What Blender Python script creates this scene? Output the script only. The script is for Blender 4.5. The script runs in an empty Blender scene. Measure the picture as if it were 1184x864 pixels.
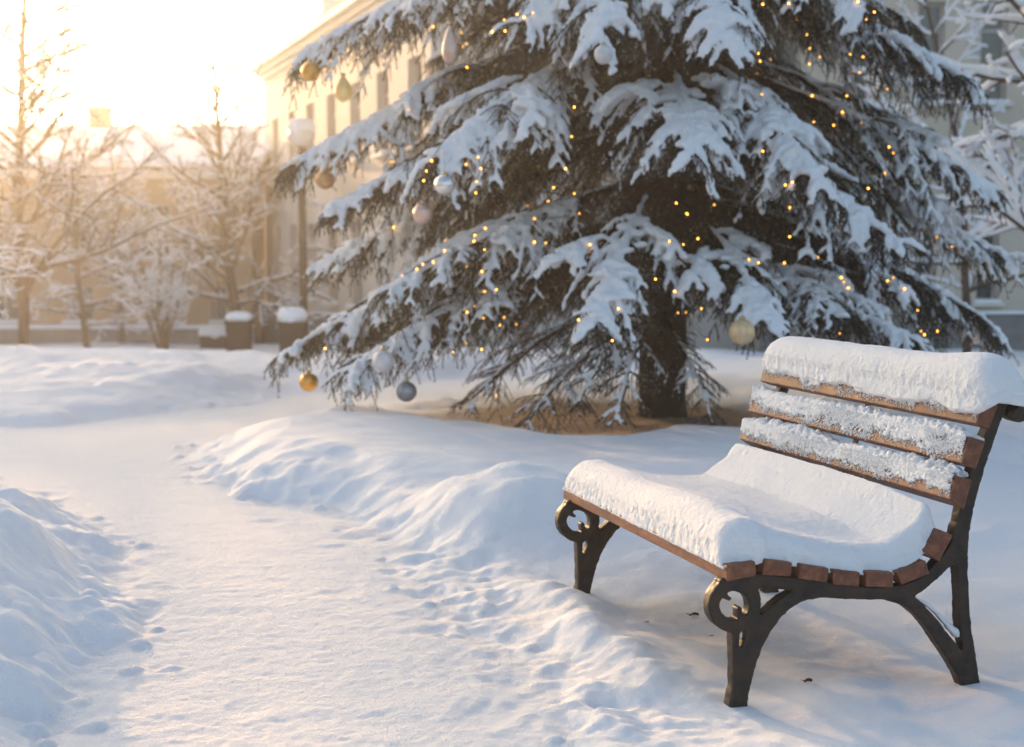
import bpy, math, random
import numpy as np
from mathutils import Matrix, Vector
R = math.radians

# ------------------------------------------------------------------ camera, sky, sun, exposure
sc = bpy.context.scene
COL = sc.collection
F_PX, CX, CY, HOR = 1644.0, 592.0, 432.0, 280.0
TH = math.atan((CY - HOR) / F_PX)
CAM = np.array([0.0, 0.0, 1.39])
cd = bpy.data.cameras.new('camera')
cd.sensor_width = 36.0
cd.lens = F_PX / 1184.0 * 36.0
cd.clip_start, cd.clip_end = 0.05, 2000.0
cd.dof.use_dof = True
cd.dof.focus_distance = 4.75
cd.dof.aperture_fstop = 2.8
cam = bpy.data.objects.new('camera', cd)
cam.location = CAM
cam.rotation_euler = (math.pi / 2 - TH, 0, 0)
COL.objects.link(cam)
sc.camera = cam

SUN_AZ, SUN_EL = R(-25.5), R(8.5)        # azimuth from the view axis (+Y), to the left
w = bpy.data.worlds.new('World'); sc.world = w; w.use_nodes = True
nt = w.node_tree; nt.nodes.clear()
o_ = nt.nodes.new('ShaderNodeOutputWorld'); bg = nt.nodes.new('ShaderNodeBackground')
sky = nt.nodes.new('ShaderNodeTexSky'); sky.sky_type = 'NISHITA'; sky.sun_disc = False
sky.sun_elevation = SUN_EL; sky.sun_rotation = SUN_AZ
sky.air_density, sky.dust_density, sky.ozone_density = 0.75, 4.5, 0.35
bg.inputs['Strength'].default_value = 0.15
nt.links.new(sky.outputs[0], bg.inputs[0]); nt.links.new(bg.outputs[0], o_.inputs[0])

sl = bpy.data.lights.new('sun', 'SUN'); sl.energy = 2.0; sl.angle = R(1.0); sl.color = (1.0, 0.58, 0.28)
sun = bpy.data.objects.new('sun', sl)
sd = Vector((math.sin(SUN_AZ) * math.cos(SUN_EL), math.cos(SUN_AZ) * math.cos(SUN_EL), math.sin(SUN_EL)))
sun.rotation_euler = sd.to_track_quat('Z', 'Y').to_euler()
sun.location = (-10, 20, 12)
COL.objects.link(sun)

sc.view_settings.view_transform = 'Standard'
sc.view_settings.look = 'None'
sc.view_settings.exposure = 1.74
sc.view_settings.gamma = 1.0
cy = sc.cycles
cy.use_denoising = True
cy.max_bounces = 8; cy.diffuse_bounces = 4; cy.glossy_bounces = 3; cy.transmission_bounces = 4
cy.volume_bounces = 1; cy.transparent_max_bounces = 8
cy.sample_clamp_indirect = 4.0
cy.caustics_reflective = False; cy.caustics_refractive = False

# ------------------------------------------------------------------ pixel <-> world helpers
_f = np.array([0, math.cos(TH), -math.sin(TH)]); _u = np.array([0, math.sin(TH), math.cos(TH)])
def ray(px, py):
    return np.array([1.0, 0, 0]) * ((px - CX) / F_PX) - _u * ((py - CY) / F_PX) + _f
def at(px, py, d):                         # world point seen at a photo pixel, d metres out (along +Y)
    r = ray(px, py); return CAM + r * (d / r[1])
def to_px(P):
    d = np.asarray(P) - CAM; wv = d @ _f
    return CX + F_PX * d[..., 0] / wv, CY - F_PX * (d @ _u) / wv

# ------------------------------------------------------------------ noise
def _h(ix, iy, iz, seed):
    n = (ix.astype(np.int64) * 374761393 + iy.astype(np.int64) * 668265263 + iz.astype(np.int64) * 2147483647 + seed * 144269) & 0xFFFFFFFF
    n = ((n ^ (n >> 13)) * 1274126177) & 0xFFFFFFFF
    n = n ^ (n >> 16)
    return (n & 0xFFFFFF) / float(0xFFFFFF) * 2 - 1
def vnoise(x, y, z=None, seed=0):
    x = np.asarray(x, float); y = np.asarray(y, float)
    z = np.zeros_like(x) if z is None else np.asarray(z, float)
    fx, fy, fz = np.floor(x), np.floor(y), np.floor(z)
    tx, ty, tz = x - fx, y - fy, z - fz
    tx, ty, tz = [t * t * t * (t * (t * 6 - 15) + 10) for t in (tx, ty, tz)]
    v = 0
    for dx in (0, 1):
        for dy in (0, 1):
            for dz in (0, 1):
                wt = (tx if dx else 1 - tx) * (ty if dy else 1 - ty) * (tz if dz else 1 - tz)
                v = v + wt * _h(fx + dx, fy + dy, fz + dz, seed)
    return v
def fbm(x, y, z=None, o=4, seed=0, gain=.5):
    v, a, s = 0, 1.0, 1.0
    for k in range(o):
        v = v + a * vnoise(x * s + 17.3 * k, y * s - 9.1 * k, None if z is None else z * s, seed + k)
        a *= gain; s *= 2.03
    return v
def sstep(a, b, x):
    t = np.clip((x - a) / (b - a), 0, 1); return t * t * (3 - 2 * t)

# ------------------------------------------------------------------ object helpers
def tag(o, label=None, cat=None, group=None, kind=None):
    if label: o['label'] = label
    if cat: o['category'] = cat
    if group: o['group'] = group
    if kind: o['kind'] = kind
    return o
def thing(name, label, cat, loc=(0, 0, 0), group=None, rz=0):
    o = bpy.data.objects.new(name, None); COL.objects.link(o)
    o.empty_display_size = .1
    o.location = tuple(float(c) for c in loc); o.rotation_euler = (0, 0, rz)
    return tag(o, label, cat, group)
def mesh_np(name, V, T=None, Q=None, smooth=True, polys=None, fm=None):
    V = np.ascontiguousarray(V, np.float32)
    me = bpy.data.meshes.new(name)
    if polys is not None:
        me.from_pydata(V.tolist(), [], polys)
    else:
        T = np.zeros((0, 3), np.int32) if T is None else np.asarray(T, np.int32)
        Q = np.zeros((0, 4), np.int32) if Q is None else np.asarray(Q, np.int32)
        nt_, nq = len(T), len(Q)
        me.vertices.add(len(V)); me.vertices.foreach_set('co', V.ravel())
        me.loops.add(nt_ * 3 + nq * 4)
        me.loops.foreach_set('vertex_index', np.concatenate([T.ravel(), Q.ravel()]).astype(np.int32))
        me.polygons.add(nt_ + nq)
        ls = np.concatenate([np.arange(nt_) * 3, nt_ * 3 + np.arange(nq) * 4]).astype(np.int32)
        me.polygons.foreach_set('loop_start', ls)
        if fm is not None: me.polygons.foreach_set('material_index', np.asarray(fm, np.int32))
    me.polygons.foreach_set('use_smooth', np.full(len(me.polygons), smooth))
    me.update(calc_edges=True)
    return me
def put(name, me, mats, parent=None, local=False):
    o = bpy.data.objects.new(name, me); COL.objects.link(o)
    for m in (mats if isinstance(mats, (list, tuple)) else [mats]): me.materials.append(m)
    if parent is not None:
        o.parent = parent
        if not local: o.matrix_parent_inverse = (Matrix.Translation(parent.location) @ parent.rotation_euler.to_matrix().to_4x4()).inverted()
    return o
class MB:                                  # collects faces for one mesh
    def __init__(s): s.V = []; s.P = []; s.n = 0
    def add(s, V, P):
        V = np.asarray(V, float); s.V.append(V); s.P += [[i + s.n for i in p] for p in P]; s.n += len(V)
    def box(s, c, sz, rz=0, top=1.0):
        x, y, z = [d / 2 for d in sz]
        V = np.array([[-x, -y, -z], [x, -y, -z], [x, y, -z], [-x, y, -z], [-x * top, -y * top, z], [x * top, -y * top, z], [x * top, y * top, z], [-x * top, y * top, z]])
        cr, sr = math.cos(rz), math.sin(rz)
        V = V @ np.array([[cr, sr, 0], [-sr, cr, 0], [0, 0, 1]]) + np.asarray(c)
        s.add(V, [(3, 2, 1, 0), (4, 5, 6, 7), (0, 1, 5, 4), (1, 2, 6, 5), (2, 3, 7, 6), (3, 0, 4, 7)])
    def lathe(s, c, prof, k=20):           # prof: (r, z) list
        a = np.arange(k) * 2 * math.pi / k; V = []; P = []
        for r, z in prof: V += [[c[0] + r * math.cos(t), c[1] + r * math.sin(t), c[2] + z] for t in a]
        n = len(prof)
        for i in range(n - 1):
            for j in range(k): P.append((i * k + j, i * k + (j + 1) % k, (i + 1) * k + (j + 1) % k, (i + 1) * k + j))
        P.append(tuple(range(k - 1, -1, -1))); P.append(tuple((n - 1) * k + j for j in range(k)))
        s.add(V, P)
    def prism(s, prof, p0, ax, ay, az, t0, t1):   # 2-D profile in (ax, ay) swept t0..t1 along az
        p0, ax, ay, az = [np.asarray(q, float) for q in (p0, ax, ay, az)]
        n = len(prof); b = np.array([p0 + ax * a + ay * c for a, c in prof])
        V = np.concatenate([b + az * t0, b + az * t1])
        P = [tuple(range(n - 1, -1, -1)), tuple(range(n, 2 * n))] + [(i, (i + 1) % n, n + (i + 1) % n, n + i) for i in range(n)]
        s.add(V, P)
    def mesh(s, name='m', smooth=False):
        return mesh_np(name, np.concatenate(s.V), polys=s.P, smooth=smooth)
    def put(s, name, m, parent=None, smooth=False, bevel=0, seg=2):
        me = s.mesh(name, smooth)
        import bmesh
        bm = bmesh.new(); bm.from_mesh(me); bmesh.ops.recalc_face_normals(bm, faces=bm.faces)
        if bevel: bmesh.ops.bevel(bm, geom=list(bm.edges), offset=bevel, segments=seg, affect='EDGES', profile=.5, clamp_overlap=True)
        bm.to_mesh(me); bm.free()
        return put(name, me, m, parent)

def tubes(P, Rr, k=6, cap=True, up=None):
    """P (N,n,3) centre lines, Rr (N,n) radii -> V, Q"""
    P = np.asarray(P, float); N, n, _ = P.shape; Rr = np.broadcast_to(Rr, (N, n))
    T = np.gradient(P, axis=1); T /= np.linalg.norm(T, axis=2, keepdims=True) + 1e-9
    m = T.mean(1); ref = np.where(np.abs(m[:, 2:3]) > .8, [[1.0, 0.13, 0]], [[0, 0.07, 1.0]])
    A = np.cross(T, ref[:, None, :]); A /= np.linalg.norm(A, axis=2, keepdims=True) + 1e-9
    B = np.cross(A, T)
    a = np.arange(k) * 2 * math.pi / k
    V = P[:, :, None, :] + Rr[:, :, None, None] * (np.cos(a)[None, None, :, None] * A[:, :, None, :] + np.sin(a)[None, None, :, None] * B[:, :, None, :])
    base = (np.arange(N) * n * k)[:, None, None]
    i = np.arange(n - 1)[None, :, None] * k; j = np.arange(k)[None, None, :]
    q = np.stack([base + i + j, base + i + (j + 1) % k, base + i + k + (j + 1) % k, base + i + k + j], -1).reshape(-1, 4)
    if cap and k in (6, 8):
        c = [(0, 1, 2, 3), (0, 3, 4, 5)] if k == 6 else [(0, 1, 2, 3), (0, 3, 4, 7), (4, 5, 6, 7)]
        c = np.array(c); b0 = (np.arange(N) * n * k)[:, None, None]
        q = np.concatenate([q, (b0 + c[:, ::-1]).reshape(-1, 4), (b0 + (n - 1) * k + c).reshape(-1, 4)])
    return V.reshape(-1, 3), q
def join(lst):
    V, Q, n = [], [], 0
    for v, q in lst:
        V.append(v); Q.append(np.asarray(q) + n); n += len(v)
    return np.concatenate(V), np.concatenate(Q)
_ico = None
def blobs(C, S):
    """icospheres at C (N,3) with radii S (N,3) -> V, T"""
    global _ico
    if _ico is None:
        import bmesh
        bm = bmesh.new(); bmesh.ops.create_icosphere(bm, subdivisions=2, radius=1)
        _ico = (np.array([v.co[:] for v in bm.verts]), np.array([[v.index for v in f.verts] for f in bm.faces])); bm.free()
    v, f = _ico; C = np.asarray(C, float); S = np.asarray(S, float)
    if S.ndim == 1: S = S[:, None]
    V = C[:, None, :] + v[None] * S[:, None, :]
    T = f[None] + (np.arange(len(C)) * len(v))[:, None, None]
    return V.reshape(-1, 3), T.reshape(-1, 3)
def remesh(V, T=None, Q=None, vox=.01, smooth=4, disp=None):
    me = mesh_np('tmp', V, T, Q)
    o = bpy.data.objects.new('tmp', me); COL.objects.link(o)
    md = o.modifiers.new('r', 'REMESH'); md.mode = 'VOXEL'; md.voxel_size = vox
    if smooth:
        ms = o.modifiers.new('s', 'SMOOTH'); ms.iterations = smooth; ms.factor = .5
    dg = bpy.context.evaluated_depsgraph_get()
    ev = bpy.data.meshes.new_from_object(o.evaluated_get(dg))
    bpy.data.objects.remove(o); bpy.data.meshes.remove(me)
    if disp is not None:
        n = len(ev.vertices); co = np.empty(n * 3, np.float32); no = np.empty(n * 3, np.float32)
        ev.vertices.foreach_get('co', co); ev.vertices.foreach_get('normal', no)
        co = co.reshape(-1, 3).astype(float); no = no.reshape(-1, 3)
        co = disp(co, no); ev.vertices.foreach_set('co', co.astype(np.float32).ravel())
    ev.polygons.foreach_set('use_smooth', np.full(len(ev.polygons), True)); ev.update()
    return ev

# ------------------------------------------------------------------ materials
def mat(name, fn):
    m = bpy.data.materials.new(name); m.use_nodes = True
    t = m.node_tree; b = t.nodes['Principled BSDF']
    fn(t, b); return m
def nd(t, typ, **k):
    n = t.nodes.new(typ)
    for a, v in k.items():
        if a.startswith('i_'):
            key = a[2:]; key = int(key) if key.isdigit() else key.replace('_', ' ')
            n.inputs[key].default_value = v
        else: setattr(n, a, v)
    return n
def ramp(t, src, stops):
    r = nd(t, 'ShaderNodeValToRGB'); e = r.color_ramp.elements
    while len(e) < len(stops): e.new(.5)
    for x, (p, c) in zip(e, stops): x.position = p; x.color = (*c, 1)
    t.links.new(src, r.inputs[0]); return r.outputs[0]
def coords(t, scale=(1, 1, 1)):
    g = nd(t, 'ShaderNodeNewGeometry'); mp = nd(t, 'ShaderNodeMapping'); mp.inputs['Scale'].default_value = scale
    t.links.new(g.outputs['Position'], mp.inputs[0]); return mp.outputs[0]
def noise(t, vec, scale, detail=4, rough=.55):
    n = nd(t, 'ShaderNodeTexNoise', i_Scale=scale, i_Detail=detail, i_Roughness=rough); t.links.new(vec, n.inputs['Vector']); return n.outputs['Fac']
def bump(t, b, h, strength, dist, prev=None):
    n = nd(t, 'ShaderNodeBump', i_Strength=strength, i_Distance=dist); t.links.new(h, n.inputs['Height'])
    if prev: t.links.new(prev, n.inputs['Normal'])
    t.links.new(n.outputs[0], b.inputs['Normal']); return n.outputs[0]
def mixc(t, fac, a, b_):
    m = nd(t, 'ShaderNodeMix', data_type='RGBA')
    t.links.new(fac, m.inputs[0])
    for s, v in ((6, a), (7, b_)):
        if isinstance(v, tuple): m.inputs[s].default_value = (*v, 1)
        else: t.links.new(v, m.inputs[s])
    return m.outputs[2]
def two_tone(name, c0, c1, scale=8, rough=.7, bs=.3, bd=.004, stretch=(1, 1, 1), spec=.3, metal=0, detail=5):
    def fn(t, b):
        v = coords(t, stretch); n = noise(t, v, scale, detail)
        t.links.new(ramp(t, n, [(.3, c0), (.7, c1)]), b.inputs['Base Color'])
        b.inputs['Roughness'].default_value = rough; b.inputs['Specular IOR Level'].default_value = spec; b.inputs['Metallic'].default_value = metal
        if bs: bump(t, b, noise(t, v, scale * 3, 5), bs, bd)
    return mat(name, fn)
SNOW_C = (.86, .88, .91)
def snow_fn(fine=220, fs=.35, mid=45, ms=.25, attr=None, dist=.004):
    def fn(t, b):
        v = coords(t)
        b.inputs['Base Color'].default_value = (*SNOW_C, 1)
        b.inputs['Roughness'].default_value = .9; b.inputs['Specular IOR Level'].default_value = .06
        p = bump(t, b, noise(t, v, mid, 4, .6), ms, dist * 2.5)
        bump(t, b, noise(t, v, fine, 3, .7), fs, dist * 1.8, p)
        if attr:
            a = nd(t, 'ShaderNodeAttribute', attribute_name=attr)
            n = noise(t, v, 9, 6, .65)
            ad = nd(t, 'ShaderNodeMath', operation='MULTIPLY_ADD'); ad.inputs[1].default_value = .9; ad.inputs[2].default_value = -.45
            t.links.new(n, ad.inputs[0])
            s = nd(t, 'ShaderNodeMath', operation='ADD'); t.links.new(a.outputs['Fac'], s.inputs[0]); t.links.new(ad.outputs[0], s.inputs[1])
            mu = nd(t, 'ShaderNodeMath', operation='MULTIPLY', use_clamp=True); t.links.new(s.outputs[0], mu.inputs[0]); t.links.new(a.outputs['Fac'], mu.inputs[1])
            brown_tint = ramp(t, noise(t, v, 30, 5), [(.3, (.14, .105, .08)), (.7, (.36, .30, .25))])
            t.links.new(mixc(t, mu.outputs[0], SNOW_C, brown_tint), b.inputs['Base Color'])
    return fn
M = {}
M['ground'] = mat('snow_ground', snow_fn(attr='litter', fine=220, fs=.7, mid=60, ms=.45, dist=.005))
M['path'] = mat('trodden_snow', snow_fn(fine=150, fs=.9, mid=38, ms=.6, dist=.006))
M['snow'] = mat('fresh_snow', snow_fn(fine=260, fs=.8, mid=80, ms=.4, dist=.004))
M['far_snow'] = mat('branch_snow', snow_fn(fine=120, fs=.2, mid=30, ms=.3))
M['iron'] = two_tone('cast_iron', (.009, .0085, .008), (.042, .024, .014), 16, .5, .5, .003, spec=.35)
def wood_fn(t, b):
    tc = nd(t, 'ShaderNodeTexCoord'); mp = nd(t, 'ShaderNodeMapping'); mp.inputs['Rotation'].default_value = (0, 0, -BANG); mp.inputs['Scale'].default_value = (1, .07, 1)
    t.links.new(tc.outputs['Object'], mp.inputs[0]); v = mp.outputs[0]
    n = noise(t, v, 40, 6, .6)
    c = ramp(t, n, [(.25, (.065, .020, .010)), (.5, (.15, .048, .022)), (.8, (.27, .11, .05))])
    t.links.new(c, b.inputs['Base Color']); b.inputs['Roughness'].default_value = .55
    bump(t, b, noise(t, v, 90, 5, .7), .5, .003)
BANG = R(17.5)
M['wood'] = mat('stained_wood', wood_fn)
M['bark'] = two_tone('spruce_bark', (.020, .013, .010), (.06, .040, .028), 14, .9, .9, .02, (1, 1, .35))
M['twig'] = two_tone('spruce_twig', (.03, .019, .013), (.07, .045, .03), 30, .9, .3, .003)
def needle_fn(c0, c1, frost):
    def fn(t, b):
        g = nd(t, 'ShaderNodeNewGeometry'); r = g.outputs['Random Per Island']
        c = ramp(t, r, [(0, c0), (1 - frost - .02, c1), (1 - frost, (.62, .65, .68)), (1, (.75, .77, .8))])
        t.links.new(c, b.inputs['Base Color']); b.inputs['Roughness'].default_value = .65
        b.inputs['Specular IOR Level'].default_value = .25
        tr = nd(t, 'ShaderNodeBsdfTranslucent'); t.links.new(c, tr.inputs[0])
        mx = nd(t, 'ShaderNodeMixShader'); mx.inputs[0].default_value = .25
        t.links.new(b.outputs[0], mx.inputs[1]); t.links.new(tr.outputs[0], mx.inputs[2])
        t.links.new(mx.outputs[0], t.nodes['Material Output'].inputs['Surface'])
    return fn
M['needle'] = mat('spruce_needle', needle_fn((.014, .024, .013), (.042, .052, .026), .06))
M['needle_frost'] = mat('frosted_needle', needle_fn((.045, .042, .032), (.10, .085, .06), .25))
M['bare_bark'] = two_tone('bare_bark', (.06, .038, .028), (.13, .085, .06), 10, .9, .5, .01, (1, 1, .3))
M['cream'] = two_tone('cream_render', (.50, .47, .43), (.57, .53, .49), 1.3, .85, .15, .004)
M['beige'] = two_tone('beige_render', (.50, .44, .36), (.58, .51, .42), 1.1, .85, .15, .004)
M['ochre'] = two_tone('ochre_render', (.36, .25, .16), (.44, .31, .21), 1.2, .85, .15, .004)
M['plinth'] = two_tone('stone_plinth', (.17, .16, .155), (.25, .24, .23), 5, .8, .3, .006)
M['trim'] = two_tone('pale_trim', (.62, .58, .52), (.70, .66, .60), 4, .7, .1, .003)
M['chimney'] = two_tone('chimney_brick', (.25, .14, .09), (.34, .21, .14), 9, .85, .4, .01)
M['frame'] = two_tone('window_frame', (.40, .37, .33), (.50, .47, .43), 6, .5, 0)
def glass_fn(t, b):
    b.inputs['Base Color'].default_value = (.035, .045, .055, 1); b.inputs['Roughness'].default_value = .12; b.inputs['Specular IOR Level'].default_value = .8
M['glass'] = mat('window_glass', glass_fn)
M['post'] = two_tone('dark_post_paint', (.015, .012, .01), (.035, .027, .022), 20, .5, .1, .002)
M['globe'] = mat('milk_glass', lambda t, b: (b.inputs['Base Color'].__setattr__('default_value', (.75, .73, .68, 1)), b.inputs['Roughness'].__setattr__('default_value', .25)))
M['bin'] = two_tone('brown_bin', (.035, .016, .010), (.07, .034, .022), 14, .7, .3, .004)
M['bin_dark'] = two_tone('dark_bin', (.03, .02, .015), (.06, .038, .028), 14, .7, .3, .004)
def ball(name, c, rough, metal, sp=None):
    def fn(t, b):
        v = coords(t); n = noise(t, v, 40, 4)
        c2 = sp or tuple(min(1, x * 1.25) for x in c)
        t.links.new(ramp(t, n, [(.4, c), (.65, c2)]), b.inputs['Base Color'])
        b.inputs['Roughness'].default_value = rough; b.inputs['Metallic'].default_value = metal
    return mat(name, fn)
M['b_gold'] = ball('gold_bauble', (.60, .30, .07), .32, .8)
M['b_bronze'] = ball('bronze_bauble', (.36, .20, .10), .4, .6)
M['b_silver'] = ball('silver_bauble', (.60, .60, .60), .25, .8)
M['b_rose'] = ball('rose_bauble', (.58, .40, .34), .3, .7)
M['b_frost'] = ball('frosted_bauble', (.52, .52, .54), .6, .2)
M['b_cream'] = ball('cream_bauble', (.60, .43, .25), .5, .3)
M['b_grey'] = ball('grey_bauble', (.22, .24, .27), .35, .7)
M['b_backlit'] = ball('glow_tinted_glass', (.90, .58, .24), .3, .1)  # gold base colour stands in for backlight glowing through the drop
M['b_pink'] = ball('dusty_pink_glass', (.50, .36, .31), .35, .5)
M['cap'] = ball('bauble_cap', (.45, .36, .2), .4, .9)
M['cable'] = two_tone('green_cable', (.015, .025, .015), (.02, .035, .02), 40, .6, 0)
def bulb_fn(t, b):
    b.inputs['Base Color'].default_value = (1, .6, .15, 1)
    b.inputs['Emission Color'].default_value = (1, .42, .05, 1)
    oi = nd(t, 'ShaderNodeObjectInfo'); mr = nd(t, 'ShaderNodeMapRange'); mr.inputs[3].default_value = 1.0; mr.inputs[4].default_value = 4.2
    t.links.new(oi.outputs['Random'], mr.inputs[0]); t.links.new(mr.outputs[0], b.inputs['Emission Strength'])
M['bulb'] = mat('lit_bulb', bulb_fn)
try: M['bulb'].cycles.emission_sampling = 'NONE'
except Exception: pass
M['leaf'] = two_tone('dead_leaf', (.04, .025, .015), (.09, .055, .03), 40, .8, .2, .002)

# ------------------------------------------------------------------ bench frame of reference
BO = np.array([0.682, 4.155, 0.0])
BU = np.array([-math.sin(BANG), math.cos(BANG), 0]); BV = np.array([math.cos(BANG), math.sin(BANG), 0]); UP = np.array([0, 0, 1.0])
def vz(px, py):                            # photo pixel -> (v, z) on the plane of the near end frame
    r = ray(px, py); t = ((BO - CAM) @ BU) / (r @ BU); P = CAM + r * t
    return (P - BO) @ BV, P[2]
def bw(u, v, z): return BO + np.asarray(u)[..., None] * BU + np.asarray(v)[..., None] * BV + np.asarray(z)[..., None] * UP

# ------------------------------------------------------------------ the snowy ground
PATH = np.array([(.75, -4), (.45, 2.5), (.15, 3.9), (-.05, 4.6), (-.24, 5.44), (-.48, 6.2), (-.72, 6.75), (-1.0, 7.3), (-1.5, 7.75), (-1.9, 8.3), (-2.1, 9.0), (-2.05, 9.8), (-1.65, 10.9), (-.9, 12.2), (.2, 13.4), (2.2, 15),
                 (1.6, 16.2), (-.5, 14.6), (-1.9, 13.0), (-2.7, 11.6), (-3.4, 10.7), (-4.6, 10.3), (-8, 10.2), (-8, 8.8), (-4.5, 8.5), (-3.1, 8.2), (-2.5, 7.6), (-2.1, 6.9), (-1.72, 6.1), (-1.50, 5.3), (-1.30, 4.5), (-1.24, 3.9), (-1.3, 2), (-1.6, -4)])
def sdist(x, y, poly):
    d = np.full(x.shape, 1e9); ins = np.zeros(x.shape, bool); n = len(poly)
    for i in range(n):
        a, b = poly[i], poly[(i + 1) % n]; e = b - a
        wx, wy = x - a[0], y - a[1]; t = np.clip((wx * e[0] + wy * e[1]) / (e @ e), 0, 1)
        d = np.minimum(d, np.hypot(wx - t * e[0], wy - t * e[1]))
        c = ((a[1] > y) != (b[1] > y)) & (x < (b[0] - a[0]) * (y - a[1]) / (b[1] - a[1] + 1e-12) + a[0]); ins ^= c
    return np.where(ins, -d, d)
rg = np.random.default_rng(5)
TREE = np.array([1.19, 11.3])
def path_sd(x, y):
    s = sdist(x, y, PATH)
    return s + .10 * vnoise(x * 2.2, y * 2.2, seed=3) + .025 * vnoise(x * 6, y * 6, seed=4)
def fall(y): return -.064 * np.where(y < 13, 0, np.where(y < 17, (y - 13) ** 2 / 8, (y - 15))).clip(0, 22)
# clods along the path edges and dents of old footprints
_cl = []
while len(_cl) < 110:
    x, y = rg.uniform(-3.2, 1.0), rg.uniform(3.3, 13); s = float(path_sd(np.array([x]), np.array([y]))[0])
    if -.16 < s < .22 and rg.random() < (1.0 if x < -1 else .45):
        r = rg.uniform(.012, .038) * (1.7 if rg.random() < .12 else 1) * (1.25 if x < -1 else .8); _cl.append((x, y, r, r * rg.uniform(.3, .6)))
CLODS = np.array(_cl)
_dn = []
for px, py in [(530, 705), (505, 735), (560, 742), (590, 790), (520, 775), (610, 820), (560, 830), (640, 800), (600, 745), (545, 660), (500, 690), (660, 845), (700, 815), (490, 650), (575, 700), (740, 838)]:
    g = at(px, py, 5); r = ray(px, py); t = -CAM[2] / r[2]; g = CAM + r * t; _dn.append((g[0], g[1], rg.uniform(.04, .085), rg.uniform(.005, .012)))
for k in range(26):
    _dn.append((rg.uniform(-1.6, .9), rg.uniform(3.4, 9), rg.uniform(.03, .08), rg.uniform(.002, .006)))
DENTS = np.array(_dn)
def ground_z(x, y, detail=True):
    x = np.asarray(x, float); y = np.asarray(y, float); s = path_sd(x, y)
    rt = np.hypot(x - TREE[0], (y - TREE[1]) * 1.0)
    big = fbm(x * .55, y * .55, o=3, seed=11)
    # heights of what lies beside the path
    left = sstep(-.6, -1.3, x) * sstep(8.6, 7.4, y)
    H = (.022 + .073 * sstep(5.9, 7.0, y)) + .02 * big * sstep(5, 7, y)
    H = H + left * (.05 + .20 * sstep(7.9, 5.6, y) + .10 * fbm(x * 1.3, y * 1.3, o=3, seed=21))
    plateau = sstep(3.7, 2.6, np.hypot((x - .35) * .95, (y - 10.1) * 1.15))
    H = H + plateau * (.02 + .08 * sstep(.5, -.8, x) + .015 * big)
    H = H + (.17 + .05 * vnoise(x * 5, y * 5, seed=12)) * np.exp(-(((x + .02) / .40) ** 2 + ((y - 6.72) / .50) ** 2) ** 1.6) + .05 * np.exp(-((x - .45) / .5) ** 2 - ((y - 7.2) / .5) ** 2)
    far = sstep(11.2, 12.8, y - .35 * (x + 2)) * sstep(3, -1, x - .2 * y + 1.5)
    H = H + far * sstep(27, 18, y) * (.07 + .10 * fbm(x * .6, y * .5, o=3, seed=31) + .09 * np.exp(-((y - 15.5 - .1 * x) / 1.6) ** 2))
    hill = sstep(17, 24, y); H = H + hill * (.10 * fbm(x * .28, y * .25, o=3, seed=41)) * sstep(80, 40, y)
    wd = .34 + .16 * left + .6 * far + .3 * plateau
    prof = sstep(-.05, 1, s / wd) ** .8
    z = H * prof
    # the bench's footing: a shallow hollow behind a low ridge of shovelled snow
    lu = (x - BO[0]) * BU[0] + (y - BO[1]) * BU[1]; lv = (x - BO[0]) * BV[0] + (y - BO[1]) * BV[1]
    inb = sstep(-.22, .10, lu) * sstep(1.75, 1.35, lu) * sstep(-.10, .10, lv) * sstep(1.35, .95, lv)
    z = z * (1 - inb) + inb * (.0 + .010 * big - .050 * sstep(.3, .8, lv))
    ridge = np.exp(-((lv + .16 + .05 * vnoise(lu * 2.5, lu * 0, seed=8)) / .11) ** 2) * sstep(.02, .38, lu) * sstep(1.65, 1.3, lu)
    z = z + ridge * (.050 + .026 * vnoise(lu * 5, lv * 3, seed=9) + .010 * vnoise(lu * 13, lv * 9, seed=10))
    nr = sstep(.0, -.28, lu) * sstep(-.5, -.1, lv) * sstep(1.9, 1.2, lv)
    z = z - nr * .012
    nearleg = np.exp(-((lu + .05) / .3) ** 2 - ((lv + .05) / .35) ** 2); z = z * (1 - nearleg) - .012 * nearleg
    well = sstep(1.12, .72, np.hypot((x - TREE[0] + .35) / 2.1, (y - TREE[1] - .2) / 2.05) + .10 * vnoise(x * 1.7, y * 1.7, seed=19) + .03 * vnoise(x * 6, y * 6, seed=20))
    z = z * (1 - well) + well * (.01 + .02 * vnoise(x * 3, y * 3, seed=23)) + .035 * np.exp(-((well - .25) / .22) ** 2) * sstep(12, 10, y)
    for fu, fv in ((.028, .0), (1.375, .0), (.028, .78), (1.375, .78)):
        z = z + (.012 if fv else .010) * np.exp(-(((lu - fu - .02) / .10) ** 2 + ((lv - fv - .03) / .12) ** 2))
    if detail:
        edge = np.exp(-((s - .12) / .2) ** 2)
        near = sstep(16, 9, y)
        z = z + near * edge * ((.016 + .012 * left) * fbm(x * 7, y * 7, o=3, seed=51))
        z = z + near * sstep(.1, .5, s) * (.012 * fbm(x * 4, y * 4, o=3, seed=61)) * (1 - plateau * .4)
        z = z + near * left * prof * (.035 * np.abs(fbm(x * 3.1, y * 3.1, o=3, seed=71)) + .020 * fbm(x * 9, y * 9, o=3, seed=72))
        z = z + far * sstep(24, 14, y) * (.035 * np.abs(fbm(x * 2.1, y * 1.6, o=3, seed=74)) + .012 * fbm(x * 6, y * 5, o=2, seed=75)) * sstep(0, .4, s)
        onp = sstep(.12, -.1, s)
        z = z + near * onp * (.0022 * fbm(x * 5, y * 10, o=4, seed=81, gain=.65)) + near * (.0019 * sstep(8.5, 5, y)) * fbm(x * 34, y * 38, o=2, seed=85) * sstep(.6, -.1, s)
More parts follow.
